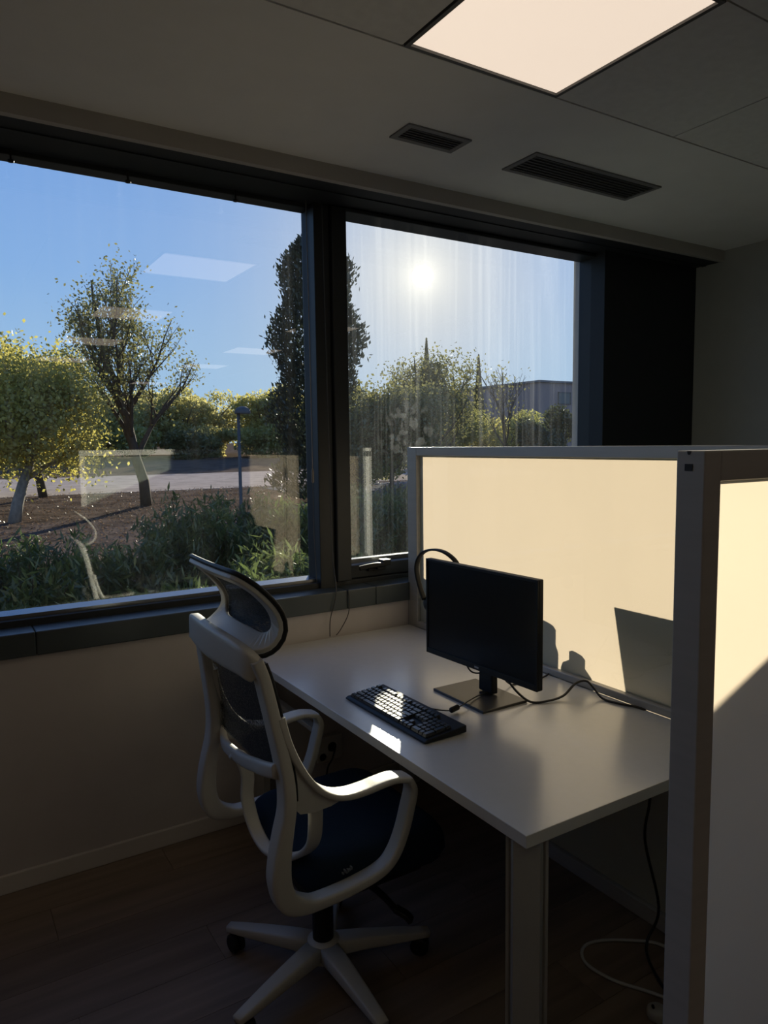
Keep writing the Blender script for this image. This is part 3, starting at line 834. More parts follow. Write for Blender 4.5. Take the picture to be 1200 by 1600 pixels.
# lumbar crossbar and U bracket
lb = MB().sweep(crom([(.712, YC + .262, .735), (.705, YC + .22, .705), (.698, YC + .15, .708), (.690, YC + .02, .728), (.678, YC - .10, .762), (.662, YC - .20, .795), (.668, YC - .262, .81)], 5), rrect(.011, .019, .010), up=(0, 0, 1))
lb.build('lumbar_bar', WHITEP, ch, smooth=True)
ub = MB().sweep(crom([(.692, YC + .10, .715), (.722, YC + .12, .685), (.740, YC + .128, .625), (.738, YC + .13, .555), (.748, YC + .10, .475), (.754, YC + .02, .448), (.760, YC - .07, .470), (.770, YC - .152, .508), (.775, YC - .232, .578), (.770, YC - .262, .662), (.765, YC - .268, .705)], 5), rrect(.008, .020, .007), up=(.95, 0, .1))
ub.build('support_bracket', WHITEP, ch, smooth=True)


# headrest: surface (s lateral, t along the profile)
hp = [tuple(q) for q in crom([(.630, 1.084), (.668, 1.093), (.700, 1.118), (.710, 1.153), (.697, 1.193), (.664, 1.234), (.618, 1.276), (.598, 1.290)], 8)]
hl = np.concatenate([[0], np.cumsum([math.hypot(b[0] - a[0], b[1] - a[1]) for a, b in zip(hp[:-1], hp[1:])])]); HT = hl[-1]
def hpos(s, t, off=0.):
    t = min(max(t, 0), HT)
    x = np.interp(t, hl, [p[0] for p in hp]); z = np.interp(t, hl, [p[1] for p in hp])
    e = 1e-3; t2 = min(t + e, HT); t1 = max(t - e, 0)
    dx = np.interp(t2, hl, [p[0] for p in hp]) - np.interp(t1, hl, [p[0] for p in hp]); dz_ = np.interp(t2, hl, [p[1] for p in hp]) - np.interp(t1, hl, [p[1] for p in hp])
    ln = math.hypot(dx, dz_); nx_, nz_ = dz_ / ln, -dx / ln
    bow = .008 * (s / .21) ** 2
    return (x + nx_ * off + bow, YC + s, z + nz_ * off)
def rr_loop(hw_, t0, t1, r, k=6, m=10):
    pts = []
    cs_ = [(hw_ - r, t1 - r, 0), (-hw_ + r, t1 - r, 90), (-hw_ + r, t0 + r, 180), (hw_ - r, t0 + r, 270)]
    for cx, cy, a0 in cs_:
        for i in range(k + 1):
            a = math.radians(a0 + 90 * i / k); pts.append((cx + r * math.cos(a), cy + r * math.sin(a)))
    out = []
    for i in range(len(pts)):
        a = np.array(pts[i]); c = np.array(pts[(i + 1) % len(pts)]); L_ = np.linalg.norm(c - a); q = max(1, int(L_ / .02))
        for j in range(q): out.append(tuple(a + (c - a) * j / q))
    return out
HWH = .212
outer = rr_loop(HWH, 0, HT, .065)
n_o = len(outer)
# matching inner loop: same count, scaled towards the opening
def inner_of(p):
    s, t = p
    si = s * (HWH - .044) / HWH
    ti = .078 + (t / HT) * (HT - .078 - .040)
    return si, ti
hb = MB(); vs = []
for off in (-.012, .0):
    for p in outer: vs.append(hpos(p[0], p[1], off))
    for p in outer: q = inner_of(p); vs.append(hpos(q[0], q[1], off))
fs = []
for i in range(n_o):
    j = (i + 1) % n_o
    fs += [(i, j, n_o + j, n_o + i), (2 * n_o + i, 3 * n_o + i, 3 * n_o + j, 2 * n_o + j), (i, 2 * n_o + i, 2 * n_o + j, j), (n_o + i, n_o + j, 3 * n_o + j, 3 * n_o + i)]
hb.add(vs, fs); hb.build('headrest_frame', WHITEP, ch, smooth=False, bevel=.003)
def sheet(nm, m_, hw_, t0, t1, off0, off1, ns=14, nt_=18, rnd=.062):
    b = MB(); vs = []
    for off in (off0, off1):
        for i in range(ns + 1):
            for j in range(nt_ + 1):
                s = -1 + 2 * i / ns; t = -1 + 2 * j / nt_
                # squircle mapping keeps the corners round
                k = 1 - .13 * (s * s * t * t)
                b_s = s * hw_ * k; b_t = (t0 + t1) / 2 + t * (t1 - t0) / 2 * k
                vs.append(hpos(b_s, b_t, off))
    st = (ns + 1) * (nt_ + 1); fs = []
    for i in range(ns):
        for j in range(nt_):
            a = i * (nt_ + 1) + j; fs += [(a, a + 1, a + nt_ + 2, a + nt_ + 1), (st + a, st + a + nt_ + 1, st + a + nt_ + 2, st + a + 1)]
    bd = [(i, 0) for i in range(ns)] + [(ns, j) for j in range(nt_)] + [(i, nt_) for i in range(ns, 0, -1)] + [(0, j) for j in range(nt_, 0, -1)]
    ids = [i * (nt_ + 1) + j for i, j in bd]
    for a, c in zip(ids, ids[1:] + ids[:1]): fs.append((a, c, st + c, st + a))
    b.add(vs, fs); return b.build(nm, m_, ch, smooth=False)
sheet('headrest_mesh', MESHH, HWH - .03, .05, HT - .02, .001, .004)
# dark edge trim of the headrest
tr_ = MB(); pp = [Vector(hpos(p[0] * 1.0, p[1], .006)) for p in outer]
tr_.sweep(pp, [(math.cos(a) * .0065, math.sin(a) * .0065) for a in np.linspace(0, 2 * math.pi, 9)[:-1]], closed=True, up=None)
tr_.build('headrest_trim', BLACKP, ch, smooth=True)

# back mesh between the rails
zz = np.linspace(1.075, .745, 18); rx = [p[0] for p in rail_xz[:8]]; rz = [p[1] for p in rail_xz[:8]]
b = MB(); vs = []; ns = 12
for off in (0, .004):
    for z in zz:
        xr = np.interp(-z, [-q for q in rz], rx)
        for i in range(ns + 1):
            s = -1 + 2 * i / ns
            vs.append((xr + .022 + off - .006 * (1 - s * s), YC + s * (hw(z) + .012), z))
st = 18 * (ns + 1); fs = []
for r in range(17):
    for i in range(ns):
        a = r * (ns + 1) + i; fs += [(a, a + 1, a + ns + 2, a + ns + 1), (st + a, st + a + ns + 1, st + a + ns + 2, st + a + 1)]
b.add(vs, fs); b.build('back_mesh', MESHB, ch, smooth=True, recalc=False)
for s_ in (-1, 1):
    MB().sweep([Vector((np.interp(-z, [-q for q in rz], rx) + .020, YC + s_ * (hw(z) + .012), z)) for z in np.linspace(1.075, .735, 16)] , [(math.cos(a) * .006, math.sin(a) * .006) for a in np.linspace(0, 2 * math.pi, 9)[:-1]]).build('mesh_edge', BLACKP, ch, smooth=True)

# seat
def sup(a, e): return math.copysign(abs(a) ** e, a)
sv = []; sf_ = []; nu, nv = 36, 14
for j in range(nv + 1):
    ph = -math.pi / 2 + math.pi * j / nv
    for i in range(nu):
        th = 2 * math.pi * i / nu
        x = sup(math.cos(ph), .35) * sup(math.cos(th), .33); y = sup(math.cos(ph), .35) * sup(math.sin(th), .33); z = sup(math.sin(ph), .6)
        X = .998 + x * .232; Y = YC + y * .252; Z = .445 + z * .085
        if z > 0: Z -= .014 * max(0, 1 - (x * x + y * y))
        if z < 0: X = .998 + x * .232 * (1 + .12 * z); Y = YC + y * .252 * (1 + .15 * z)
        if x > .5: Z -= .03 * ((x - .5) / .5) ** 2
        sv.append((X, Y, Z))
for j in range(nv):
    for i in range(nu):
        sf_.append((j * nu + i, j * nu + (i + 1) % nu, (j + 1) * nu + (i + 1) % nu, (j + 1) * nu + i))
st_ = MB().add(sv, sf_).build('seat', NAVY, ch, smooth=True)
tg = MB()
for k, (a, zc_) in enumerate(((0, 0), (.006, .003), (.010, 0), (.015, .002), (.020, .004), (.025, .006))):
    tg.box((.850 + a, YC - .2545, .478 + zc_), (.854 + a, YC - .2450, .482 + zc_ + .003 * (k % 2)))
tgo = tg.build('maker_tag', mat('tag_thread', (.16, .17, .18), .7), st_)
tgo.location = -Vector((.92, YC, 0)) * 0
MB().prism([(YC - .17, .345), (YC + .17, .345), (YC + .19, .40), (YC - .19, .40)], .83, 1.16, 'x').build('seat_pan', BLACKP, ch, bevel=.01)
MB().box((.83, YC - .09, .305), (1.05, YC + .09, .348)).build('mechanism', BLACKP, ch, bevel=.01)
MB().sweep(crom([(.98, YC + .02, .325), (1.02, YC - .14, .315), (1.03, YC - .23, .30)], 4), rrect(.006, .010, .004)).sweep(crom([(1.03, YC - .225, .302), (1.05, YC - .25, .29), (1.06, YC - .26, .275)], 3), rrect(.014, .007, .004)).build('lever', BLACKP, ch)
MB().lathe([(.032, .10), (.032, .235), (.022, .236), (.022, .31)], (.92, YC + .01, 0), 20).build('gas_lift', BLACKP, ch)
# base
BC = Vector((.92, YC + .01, 0))
MB().lathe([(.032, .055), (.05, .06), (.055, .085), (.048, .115), (.036, .122)], BC, 24).build('base_hub', WHITEP, ch, smooth=True)
for k in range(5):
    a = math.radians(127 - 72 * k); d_ = Vector((math.cos(a), math.sin(a), 0)); 
    path = [BC + d_ * r + Vector((0, 0, z)) for r, z in ((.03, .092), (.12, .088), (.22, .080), (.30, .073), (.335, .070))]
    MB().sweep(path, rrect(1, 1, .35, 2), up=(0, 0, 1), scales=[(.033, .024), (.028, .021), (.023, .017), (.019, .012), (.016, .010)]).build('base_leg', WHITEP, ch, smooth=True)
    c = BC + d_ * .318
    ax = math.radians(127 - 72 * k + 65); e_ = Vector((math.cos(ax), math.sin(ax), 0)); tdir = Vector((-e_.y, e_.x, 0))
    cc = c + tdir * .012
    m = MB()
    for sg in (-1, 1):
        ring = []
        for h0, h1, rr in ((.006, .020, .029),):
            for hh_, r_ in ((h0, rr * .9), (h0 + .002, rr), (h1 - .004, rr), (h1, rr * .8)):
                for i in range(16):
                    an = 2 * math.pi * i / 16
                    ring.append(cc + e_ * (sg * hh_) + tdir * (r_ * math.cos(an)) + Vector((0, 0, .0295 + r_ * math.sin(an))))
        fs = [(j * 16 + i, j * 16 + (i + 1) % 16, (j + 1) * 16 + (i + 1) % 16, (j + 1) * 16 + i) for j in range(3) for i in range(16)] + [tuple(range(16))[::-1], tuple(48 + i for i in range(16))]
        m.add(ring, fs)
    m.tube([c + Vector((0, 0, .035)), c + Vector((0, 0, .072))], .006, 8)
    m.build('caster', BLACKP, ch)

# ------------------------------------------------------------------ outside
def terr(y): return -.1 + .02 * max(0, y - 3)


def strip(name, x0, x1, y0, y1, m, dz_=0., th=.06, lab=None):
    b = MB(); vs = [(x0, y0, terr(y0) + dz_), (x1, y0, terr(y0) + dz_), (x1, y1, terr(y1) + dz_), (x0, y1, terr(y1) + dz_)]
    vs = [(x, y, z - th) for x, y, z in vs] + vs
    b.add(vs, [(3, 2, 1, 0), (4, 5, 6, 7), (0, 1, 5, 4), (1, 2, 6, 5), (2, 3, 7, 6), (3, 0, 4, 7)])
    return b.build(name, m, kind='structure')


tb = MB(); tb.add([(-60, .3, -.1), (120, .3, -.1), (120, 3, -.1), (-60, 3, -.1), (120, 120, terr(120)), (-60, 120, terr(120)), (-60, .3, -1), (120, .3, -1), (120, 120, -1), (-60, 120, -1)],
                 [(0, 1, 2, 3), (3, 2, 4, 5), (6, 9, 8, 7), (0, 6, 7, 1), (1, 7, 8, 4, 2), (4, 8, 9, 5), (5, 9, 6, 0, 3)])
tb.build('terrain', SOIL, kind='structure')
strip('footpath_gravel', -20, 60, 20, 29, PATHM, .012)
strip('footpath_paving', 7.8, 40, 11.6, 13.9, PAVEM, .012)
strip('footpath_dark', 9.2, 40, 14.2, 19.5, GRAVM, .010)

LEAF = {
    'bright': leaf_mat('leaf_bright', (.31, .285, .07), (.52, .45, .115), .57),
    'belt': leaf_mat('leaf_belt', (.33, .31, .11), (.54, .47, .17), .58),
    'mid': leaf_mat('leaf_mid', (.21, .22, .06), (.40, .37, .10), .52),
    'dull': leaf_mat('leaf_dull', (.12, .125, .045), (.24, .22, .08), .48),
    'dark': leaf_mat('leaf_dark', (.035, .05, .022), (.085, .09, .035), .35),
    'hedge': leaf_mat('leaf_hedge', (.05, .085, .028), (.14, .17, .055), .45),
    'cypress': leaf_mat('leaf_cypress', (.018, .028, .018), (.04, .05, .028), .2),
}


def leaves(name, centers, size, aspect, m, parent, dirs=None, kind='stuff', flat=0.):
    """one mesh of small leaf blades (each a bent quad)"""
    n = len(centers)
    c = np.asarray(centers, float)
    d = RNG.normal(size=(n, 3)) if dirs is None else np.asarray(dirs) + RNG.normal(size=(n, 3)) * .45
    d /= np.linalg.norm(d, axis=1)[:, None]
    q = RNG.normal(size=(n, 3)); s = np.cross(d, q); s /= np.linalg.norm(s, axis=1)[:, None]
    L_ = size * RNG.uniform(.65, 1.35, n)[:, None]; W = L_ * aspect
    v = np.stack([c - d * L_ * .5, c + s * W * .5, c + d * L_ * .5, c - s * W * .5], 1).reshape(-1, 3)
    w = WORLD.get(parent.name)
    if w is not None: v = v - np.array(w)
    me = D.meshes.new(name); me.vertices.add(4 * n); me.vertices.foreach_set('co', v.ravel())
    me.loops.add(4 * n); me.loops.foreach_set('vertex_index', np.arange(4 * n, dtype=np.int32))
    me.polygons.add(n); me.polygons.foreach_set('loop_start', np.arange(0, 4 * n, 4, dtype=np.int32)); me.polygons.foreach_set('loop_total', np.full(n, 4, np.int32))
    me.materials.append(m); me.update(); me.validate()
    o = D.objects.new(name, me); COL.objects.link(o); o.parent = parent; o['kind'] = kind
    return o


def grow(base, h, lean, r0, levels, spread, kids, start=.3, upb=.35, seed=1, droop=0.):
    """branch skeleton: list of (path, radii); returns also twig tips"""
    R = random.Random(seed); segs = []; tips = []
    def br(p, d, L_, r, lv):
        n = 6; path = [p.copy()]; q = p.copy(); dd = d.copy()
        for i in range(n):
            dd = (dd + Vector((R.gauss(0, .09), R.gauss(0, .09), R.gauss(0, .05) + (upb * .06 if lv else .02) - droop * .03 * lv))).normalized()
            q = q + dd * (L_ / n); path.append(q.copy())
        rad = [r * (1 - .62 * i / n) for i in range(n + 1)]
        segs.append((path, rad))
        if lv >= levels:
            for i in range(2, n + 1): tips.append(path[i].copy())
            return
        k = kids[min(lv, len(kids) - 1)]
        for j in range(k):
            f = start + (1 - start) * (j + R.random() * .8) / k if lv == 0 else .25 + .75 * (j + R.random()) / k
            i = min(n - 1, int(f * n)); a = path[i].lerp(path[i + 1], f * n - i)
            az = R.uniform(0, 2 * math.pi) if lv else (j * 2.4 + R.uniform(-.5, .5))
            sd = Vector((math.cos(az), math.sin(az), 0)); base_d = (path[i + 1] - path[i]).normalized()
            nd = (base_d * (1 - spread) + sd * spread + Vector((0, 0, upb))).normalized()
            br(a, nd, L_ * R.uniform(.42, .62) * (1.15 - .45 * f), rad[i] * .55, lv + 1)
        br(path[-1], dd, L_ * .4, rad[-1], levels)
    br(Vector(base), (Vector((lean[0], lean[1], 1))).normalized(), h * .62, r0, 0)
    return segs, tips


def tree(name, lab, base, h, r0, leafkey, nleaf, lsize, lean=(0, 0), levels=3, kids=(9, 5, 4), spread=.62, start=.35, seed=1, bark=None, jitter=.22, group=None, upb=.35, aspect=.62, cat='tree', fill=None):
    t = thing(name, lab, cat, base, group)
    segs, tips = grow((base[0], base[1], base[2] - .05), h, lean, r0, levels, spread, kids, start, upb, seed)
    b = MB()
    zmax = max(max(p.z for p in path) for path, _ in segs)
    for path, rad in segs:
        b.tube(path, rad[0], 5 if rad[0] < .03 else 7, radii=[max(.006, q) for q in rad])
    w = b.build('trunk', bark or BARK, t, smooth=True, recalc=False)
    if nleaf:
        tp_ = np.array([tuple(p) for p in tips]); idx = RNG.integers(0, len(tp_), nleaf)
        c = tp_[idx] + RNG.normal(size=(nleaf, 3)) * jitter
        if fill: c = np.concatenate([c, fill])
        leaves('foliage', c, lsize, aspect, LEAF[leafkey], t)
    return t


def bush(name, lab, base, rad, h, leafkey, nleaf, lsize, group=None, seed=0, aspect=.55, cat='tree', trunk=True, zlow=.25, lumps=9):
    """tree or shrub with a closed, lumpy crown"""
    t = thing(name, lab, cat, base, group)
    R = np.random.default_rng(seed)
    cz = base[2] + h * (1 + zlow) / 2; hz = h * (1 - zlow) / 2
    cc = R.normal(size=(lumps, 3)); cc /= np.linalg.norm(cc, axis=1)[:, None]; cc *= R.uniform(.35, .72, (lumps, 1))
    cr = R.uniform(.32, .5, lumps)
    k = R.integers(0, lumps, nleaf); u = R.normal(size=(nleaf, 3)); u /= np.linalg.norm(u, axis=1)[:, None]
    p = cc[k] + u * (cr[k] * R.uniform(.55, 1.08, nleaf))[:, None]
    p = p * np.array([rad, rad, hz]) + np.array([base[0], base[1], cz])
    p[:, 2] = np.maximum(p[:, 2], base[2] + .03)
    leaves('foliage', p, lsize, aspect, LEAF[leafkey], t)
    b = MB(); n0 = Vector((base[0], base[1], base[2] - .05))
    top = Vector((base[0], base[1], base[2] + h * .6))
    b.tube([n0, n0.lerp(top, .5) + Vector((.03, .02, 0)) * h * .3, top], .03 * h * .5 + .01, 6, radii=[.022 * h + .01, .016 * h + .008, .006 * h + .004])
    for i in range(4):
        a = i * 1.7 + seed; e = Vector((base[0] + math.cos(a) * rad * .5, base[1] + math.sin(a) * rad * .5, base[2] + h * .7))
        s0 = n0.lerp(top, .45); b.tube([s0, s0.lerp(e, .5) + Vector((0, 0, .05 * h)), e], .01 * h + .004, 5, radii=[.011 * h + .004, .008 * h + .003, .004 * h + .002])
    b.build('trunk', BARK, t, smooth=True, recalc=False)
    return t


def gp(x, y): return (x, y, terr(y))


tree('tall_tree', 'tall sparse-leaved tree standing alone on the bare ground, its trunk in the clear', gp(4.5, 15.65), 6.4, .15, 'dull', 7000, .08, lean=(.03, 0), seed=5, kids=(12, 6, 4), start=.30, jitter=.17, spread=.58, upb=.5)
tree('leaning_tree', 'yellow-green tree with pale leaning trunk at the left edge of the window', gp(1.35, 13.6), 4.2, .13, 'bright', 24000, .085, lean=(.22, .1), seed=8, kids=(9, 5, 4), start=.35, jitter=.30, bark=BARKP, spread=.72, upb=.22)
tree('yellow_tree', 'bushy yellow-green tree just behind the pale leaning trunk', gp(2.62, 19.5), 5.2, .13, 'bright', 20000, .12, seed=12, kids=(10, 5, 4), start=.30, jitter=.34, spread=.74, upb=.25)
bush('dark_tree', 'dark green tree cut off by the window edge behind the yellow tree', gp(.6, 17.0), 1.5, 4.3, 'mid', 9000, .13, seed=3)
# background belt of trees beyond the path
belt = [(6.9, 34, 2.4, 4.1, 'dull'), (9.0, 37, 2.6, 4.6, 'mid'), (11.3, 35, 2.3, 3.9, 'dull'), (13.6, 38, 2.6, 4.3, 'mid'), (15.4, 34, 2.3, 4.1, 'bright'), (17.6, 37, 2.7, 5.0, 'dull'), (4.6, 36, 2.4, 3.8, 'mid'), (19.6, 36, 2.4, 4.6, 'mid')]
ords = ['first', 'second', 'third', 'fourth', 'fifth', 'sixth', 'seventh', 'eighth']
order = sorted(range(8), key=lambda i: belt[i][0] / (belt[i][1] + 2.8))
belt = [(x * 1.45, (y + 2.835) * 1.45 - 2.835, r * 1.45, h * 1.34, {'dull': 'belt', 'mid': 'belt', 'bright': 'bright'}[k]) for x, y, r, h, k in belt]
for i, (x, y, r, h, k) in enumerate(belt):
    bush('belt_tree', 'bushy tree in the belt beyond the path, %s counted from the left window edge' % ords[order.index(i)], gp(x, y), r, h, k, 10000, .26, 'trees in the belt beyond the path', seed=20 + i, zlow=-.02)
low = [(5.6, 31.2), (8.2, 32.0), (10.4, 31.4), (12.5, 33.5), (14.6, 31.3), (16.6, 33), (18.8, 32), (20.6, 33)]
for i, (x, y) in enumerate(low):
    x, y = x * 1.45, (y + 2.835) * 1.45 - 2.835
    bush('belt_shrub', 'low shrub under the belt trees beyond the path, %s from the left' % ords[i], gp(x, y), 2.4, 2.5, ('belt', 'mid', 'dull')[i % 3], 5200, .24, 'shrubs under the belt trees', seed=120 + i, zlow=-.1, cat='shrub')
# dark tall cypress beside the mullion
def cypress(name, lab, base, r, h, n, ls, seed, key='cypress', group=None, tip=1.0, pw=1.6):
    t = thing(name, lab, 'tree', base, group); R = np.random.default_rng(seed)
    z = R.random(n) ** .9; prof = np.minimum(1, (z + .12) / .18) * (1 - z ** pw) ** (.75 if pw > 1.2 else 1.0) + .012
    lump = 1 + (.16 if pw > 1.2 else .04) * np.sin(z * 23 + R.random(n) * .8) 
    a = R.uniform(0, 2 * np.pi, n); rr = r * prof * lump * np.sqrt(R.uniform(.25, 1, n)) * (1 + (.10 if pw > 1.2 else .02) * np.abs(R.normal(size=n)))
    p = np.stack([base[0] + rr * np.cos(a), base[1] + rr * np.sin(a), base[2] + .15 + z * (h - .15)], 1)
    dirs = np.stack([np.cos(a) * .5, np.sin(a) * .5, np.full(n, .9)], 1)
    leaves('foliage', p, ls, .4, LEAF[key], t, dirs)
    MB().tube([Vector((base[0], base[1], base[2] - .05)), Vector((base[0], base[1], base[2] + h * .5)), Vector((base[0], base[1], base[2] + h * .93))], .1, 7, radii=[.14 * r + .03, .08 * r + .02, .004]).build('trunk', BARK, t, recalc=False)
    return t


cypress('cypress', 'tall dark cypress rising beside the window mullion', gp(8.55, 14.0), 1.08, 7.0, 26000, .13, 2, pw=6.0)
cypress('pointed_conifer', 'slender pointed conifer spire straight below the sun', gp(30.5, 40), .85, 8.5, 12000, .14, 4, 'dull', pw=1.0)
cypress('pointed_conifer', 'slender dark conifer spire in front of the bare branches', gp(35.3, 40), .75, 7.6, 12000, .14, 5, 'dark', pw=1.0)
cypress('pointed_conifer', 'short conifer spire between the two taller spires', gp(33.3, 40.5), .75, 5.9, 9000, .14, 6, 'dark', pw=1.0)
# right-hand window: garden trees
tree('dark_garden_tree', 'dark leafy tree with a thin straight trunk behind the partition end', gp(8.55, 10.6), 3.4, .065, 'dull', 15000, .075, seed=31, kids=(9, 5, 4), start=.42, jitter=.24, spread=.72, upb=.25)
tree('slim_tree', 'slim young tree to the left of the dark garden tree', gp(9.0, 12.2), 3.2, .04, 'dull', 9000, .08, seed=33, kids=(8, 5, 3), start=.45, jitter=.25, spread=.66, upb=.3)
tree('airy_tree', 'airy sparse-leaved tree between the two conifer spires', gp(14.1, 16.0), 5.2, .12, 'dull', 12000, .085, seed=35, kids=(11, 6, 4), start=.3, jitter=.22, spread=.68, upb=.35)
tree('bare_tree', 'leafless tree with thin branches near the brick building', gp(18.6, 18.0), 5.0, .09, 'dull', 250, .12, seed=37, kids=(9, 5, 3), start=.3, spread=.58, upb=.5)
gt = [(13.0, 17.5, 1.5, 2.9, 'mid'), (17.0, 21.0, 1.8, 3.2, 'dull'), (19.3, 22.5, 1.8, 3.3, 'mid'), (22.0, 23.5, 1.9, 3.2, 'bright'), (24.6, 24.0, 1.8, 3.0, 'mid'), (18.5, 16.6, 1.2, 2.4, 'dark'), (20.2, 17.0, 1.4, 2.9, 'dark'), (10.9, 15.8, 1.4, 3.0, 'mid')]
gl_ = ['rounded mid-green tree behind the slim garden trees', 'dull green tree under the airy tree', 'green tree standing right of the airy tree trunk', 'yellowish tree below the brick building', 'green tree against the left face of the building', 'low dark shrub above the partition top, before the building', 'dark rounded tree hiding the foot of the brick building', 'mid-green tree half hidden by the mullion']
for (x, y, r, h, k), lb_ in zip(gt, gl_):
    bush('garden_tree', lb_, gp(x, y), r, h, k, 9000, .12, 'garden trees seen in the right window', seed=int(x * 7), zlow=.05)


# hedge of long-leaved shrubs close to the window
def shrub(lab, base, rad, h, n, seed, key='hedge', ls=.10, group='long-leaved shrubs below the windows', name='shrub'):
    t = thing(name, lab, 'shrub', base, group); R = np.random.default_rng(seed)
    b = MB(); P = []; Dr = []
    for i in range(26):
        a = R.uniform(0, 2 * np.pi); rr = rad * math.sqrt(R.random()); hh = h * R.uniform(.7, 1.05) * (1 - .25 * (rr / rad) ** 2)
        p0 = Vector((base[0] + math.cos(a) * rr * .35, base[1] + math.sin(a) * rr * .35, base[2] - .03))
        p2 = Vector((base[0] + math.cos(a) * rr, base[1] + math.sin(a) * rr, base[2] + hh)); p1 = p0.lerp(p2, .5) + Vector((0, 0, .12 * h))
        b.tube([p0, p1, p2], .008, 4, radii=[.010, .007, .003])
        m = n // 26
        f = R.random(m) ** .7
        q = np.array([tuple(p0)]) * ((1 - f) ** 2)[:, None] + 2 * np.array([tuple(p1)]) * (f * (1 - f))[:, None] + np.array([tuple(p2)]) * (f ** 2)[:, None]
        q = q + R.normal(size=(m, 3)) * .055; q[:, 2] = np.maximum(q[:, 2], base[2] + .02)
        P.append(q); dd = R.normal(size=(m, 3)); dd[:, 2] = np.abs(dd[:, 2]) + .5; Dr.append(dd)
    b.build('stems', BARK, t, recalc=False)
    leaves('foliage', np.concatenate(P), ls, .2, LEAF[key], t, np.concatenate(Dr))


hed = [(-.4, 3.4, .85), (.55, 3.2, .86), (1.35, 3.6, .92), (2.1, 4.2, 1.08), (2.95, 4.6, 1.14), (3.75, 4.4, 1.16), (4.45, 5.0, 1.05), (.05, 2.5, .70), (.5, 4.4, .80), (1.0, 2.0, .62), (1.8, 2.3, .66), (2.6, 2.8, .80)]
hl_ = ['long-leaved shrub at the left edge of the wide window', 'bright-tipped shrub low behind the left part of the wide window', 'shrub below the lone tree, third in the hedge', 'taller shrub behind the reflected partition frame', 'shrub in the hedge straight below the street lamp', 'tallest shrub in the hedge, beside the lower cypress', 'shrub in the hedge hidden mostly by the mullion', 'low bright shrub in the bottom left corner of the wide window', 'shrub at the back of the hedge below the yellow-green tree', 'low shrub close against the wide window, left of the chair', 'low shrub close against the wide window, behind the headrest', 'low shrub close against the wide window, right of the headrest']
for i, ((x, y, h), l_) in enumerate(zip(hed, hl_)): shrub(l_, gp(x, y), .62, h + .1, 5200, 50 + i)
for i, (x, y, h, l_) in enumerate(((5.05, 6.0, 1.0, 'shrub at the foot of the mullion in the right window'), (5.75, 6.2, .95, 'shrub in front of the thin trunk in the right window'), (6.4, 6.6, 1.0, 'shrub beside the partition post in the right window'))):
    shrub(l_, gp(x, y), .55, h, 4600, 80 + i, key='dull', ls=.10, group='shrubs in the right window')

# leaf litter and low weeds on the bare ground
lt = MB().box((2.0, 9.0, terr(9) - .04), (2.2, 9.2, terr(9) - .02))
nl = 26000
lx = RNG.uniform(-3, 16, nl); ly = 5.5 + 15 * RNG.random(nl) ** 1.4
nl_ = nl; pts = np.stack([lx, ly, np.array([terr(v) for v in ly]) + .012], 1)
lit = thing('leaf_litter', 'dry fallen leaves scattered over the brown ground', 'leaf litter', gp(4, 10), kind='stuff')
leaves('fallen_leaves', pts, .05, .6, leaf_mat('leaf_dry', (.09, .058, .04), (.24, .16, .105), .2), lit, np.stack([RNG.normal(size=nl), RNG.normal(size=nl), RNG.normal(size=nl) * .3], 1))

# street lamp
lp = thing('street_lamp', 'street lamp with a dark half-dome head among the far trees', 'street lamp', gp(5.62, 12.0))
bx_, by_, bz_0 = gp(5.62, 12.0)
MB().lathe([(.05, 0), (.05, .25), (.036, .28), (.034, 2.35)], (bx_, by_, bz_0), 12).build('pole', LAMPG, lp, smooth=True)
MB().lathe([(.17, 0), (.175, .015), (.165, .07), (.13, .12), (.07, .15), (.01, .16)], (bx_ + .10, by_, bz_0 + 2.22), 18).build('lamp_head', LAMPG, lp, smooth=True)
MB().tube([(bx_ - .03, by_, bz_0 + 2.24), (bx_ + .10, by_, bz_0 + 2.235)], .02, 8).build('arm', LAMPG, lp)

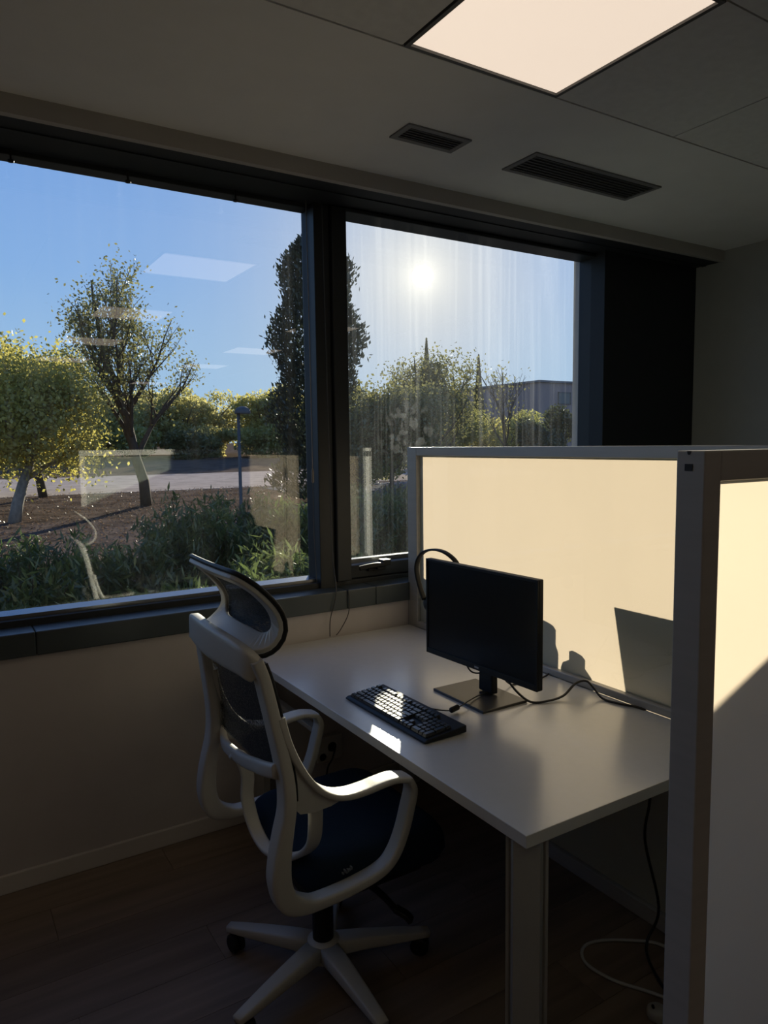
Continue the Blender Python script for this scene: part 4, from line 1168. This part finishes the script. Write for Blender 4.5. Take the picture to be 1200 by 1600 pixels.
# far building
bd = thing('building', 'mauve brick building with flat roof beyond the right-hand trees', 'building', (54, 52, terr(45)))
gz = terr(45)
poly = [(46.4, 45.0), (70, 45.0), (70, 66), (46.4, 66)]
MB().prism(poly, gz - .5, 7.0, 'z').build('walls', BRICK, bd)
MB().prism([(46.2, 44.8), (70.2, 44.8), (70.2, 66.2), (46.2, 66.2)], 7.0, 7.18, 'z').build('roof_edge', mat('roof_edge', (.16, .15, .15), .8, var=.05), bd)
for (x0, x1, z0, z1) in ((48.7, 50.3, 5.1, 6.2), (51.2, 52.8, 5.1, 6.2), (53.7, 55.3, 5.1, 6.2), (48.7, 50.3, 2.2, 3.4), (51.2, 52.8, 2.2, 3.4)):
    f = MB().box((x0, 44.93, z0), (x1, 45.02, z0 + .08)).box((x0, 44.93, z1 - .08), (x1, 45.02, z1)).box((x0, 44.93, z0), (x0 + .08, 45.02, z1)).box((x1 - .08, 44.93, z0), (x1, 45.02, z1)).build('window', LAMPG, bd)
    pn = MB().box((x0 + .08, 44.96, z0 + .08), (x1 - .08, 45.01, z1 - .08)).build('pane', FARGL, f)


def car(base, paint, lab, ang):
    t = thing('car', lab, 'car', base, 'parked cars beyond the trees')
    ca, sa = math.cos(ang), math.sin(ang)
    def T(b): b.v = [(base[0] + x * ca - y * sa, base[1] + x * sa + y * ca, base[2] + z) for x, y, z in b.v]; return b
    body = [(-2.1, .30), (2.1, .30), (2.15, .55), (2.05, .78), (1.2, .88), (-1.75, .92), (-2.1, .85), (-2.15, .55)]
    T(MB().prism(body, -.85, .85, 'y')).build('body', paint, t, bevel=.05)
    cab = [(1.15, .88), (.45, 1.38), (-1.0, 1.43), (-1.75, .92)]
    T(MB().prism(cab, -.72, .72, 'y')).build('cabin', FARGL, t, bevel=.05)
    T(MB().prism([(.42, 1.37), (-.98, 1.42), (-.98, 1.46), (.40, 1.41)], -.70, .70, 'y')).build('roof', paint, t, bevel=.02)
    for x in (-1.3, 1.3):
        for y in (-.85, .68):
            T(MB().lathe([(.2, 0), (.31, .02), (.31, .16), (.2, .17)], (x, y, .31), 16, 'y')).build('wheel', BLACKP, t)


car(gp(21.7, 26.6), mat('white_car_paint', (.75, .75, .74), .2, spec=.7, var=.01), 'white car parked beyond the trees, left of the two', math.radians(8))
car(gp(26.6, 28.6), mat('grey_car_paint', (.32, .36, .40), .2, spec=.7, var=.01), 'grey-blue car parked beyond the trees, right of the two', math.radians(8))

# parts under legs (foot) were authored in world space: undo the parent offset
for o in list(D.objects):
    if o.parent and o.parent.type == 'MESH' and o.parent.parent and o.name.split('.')[0] in ('foot', 'maker_tag', 'pane'):
        w = WORLD.get(o.parent.parent.name)
        o.location = (0, 0, 0)
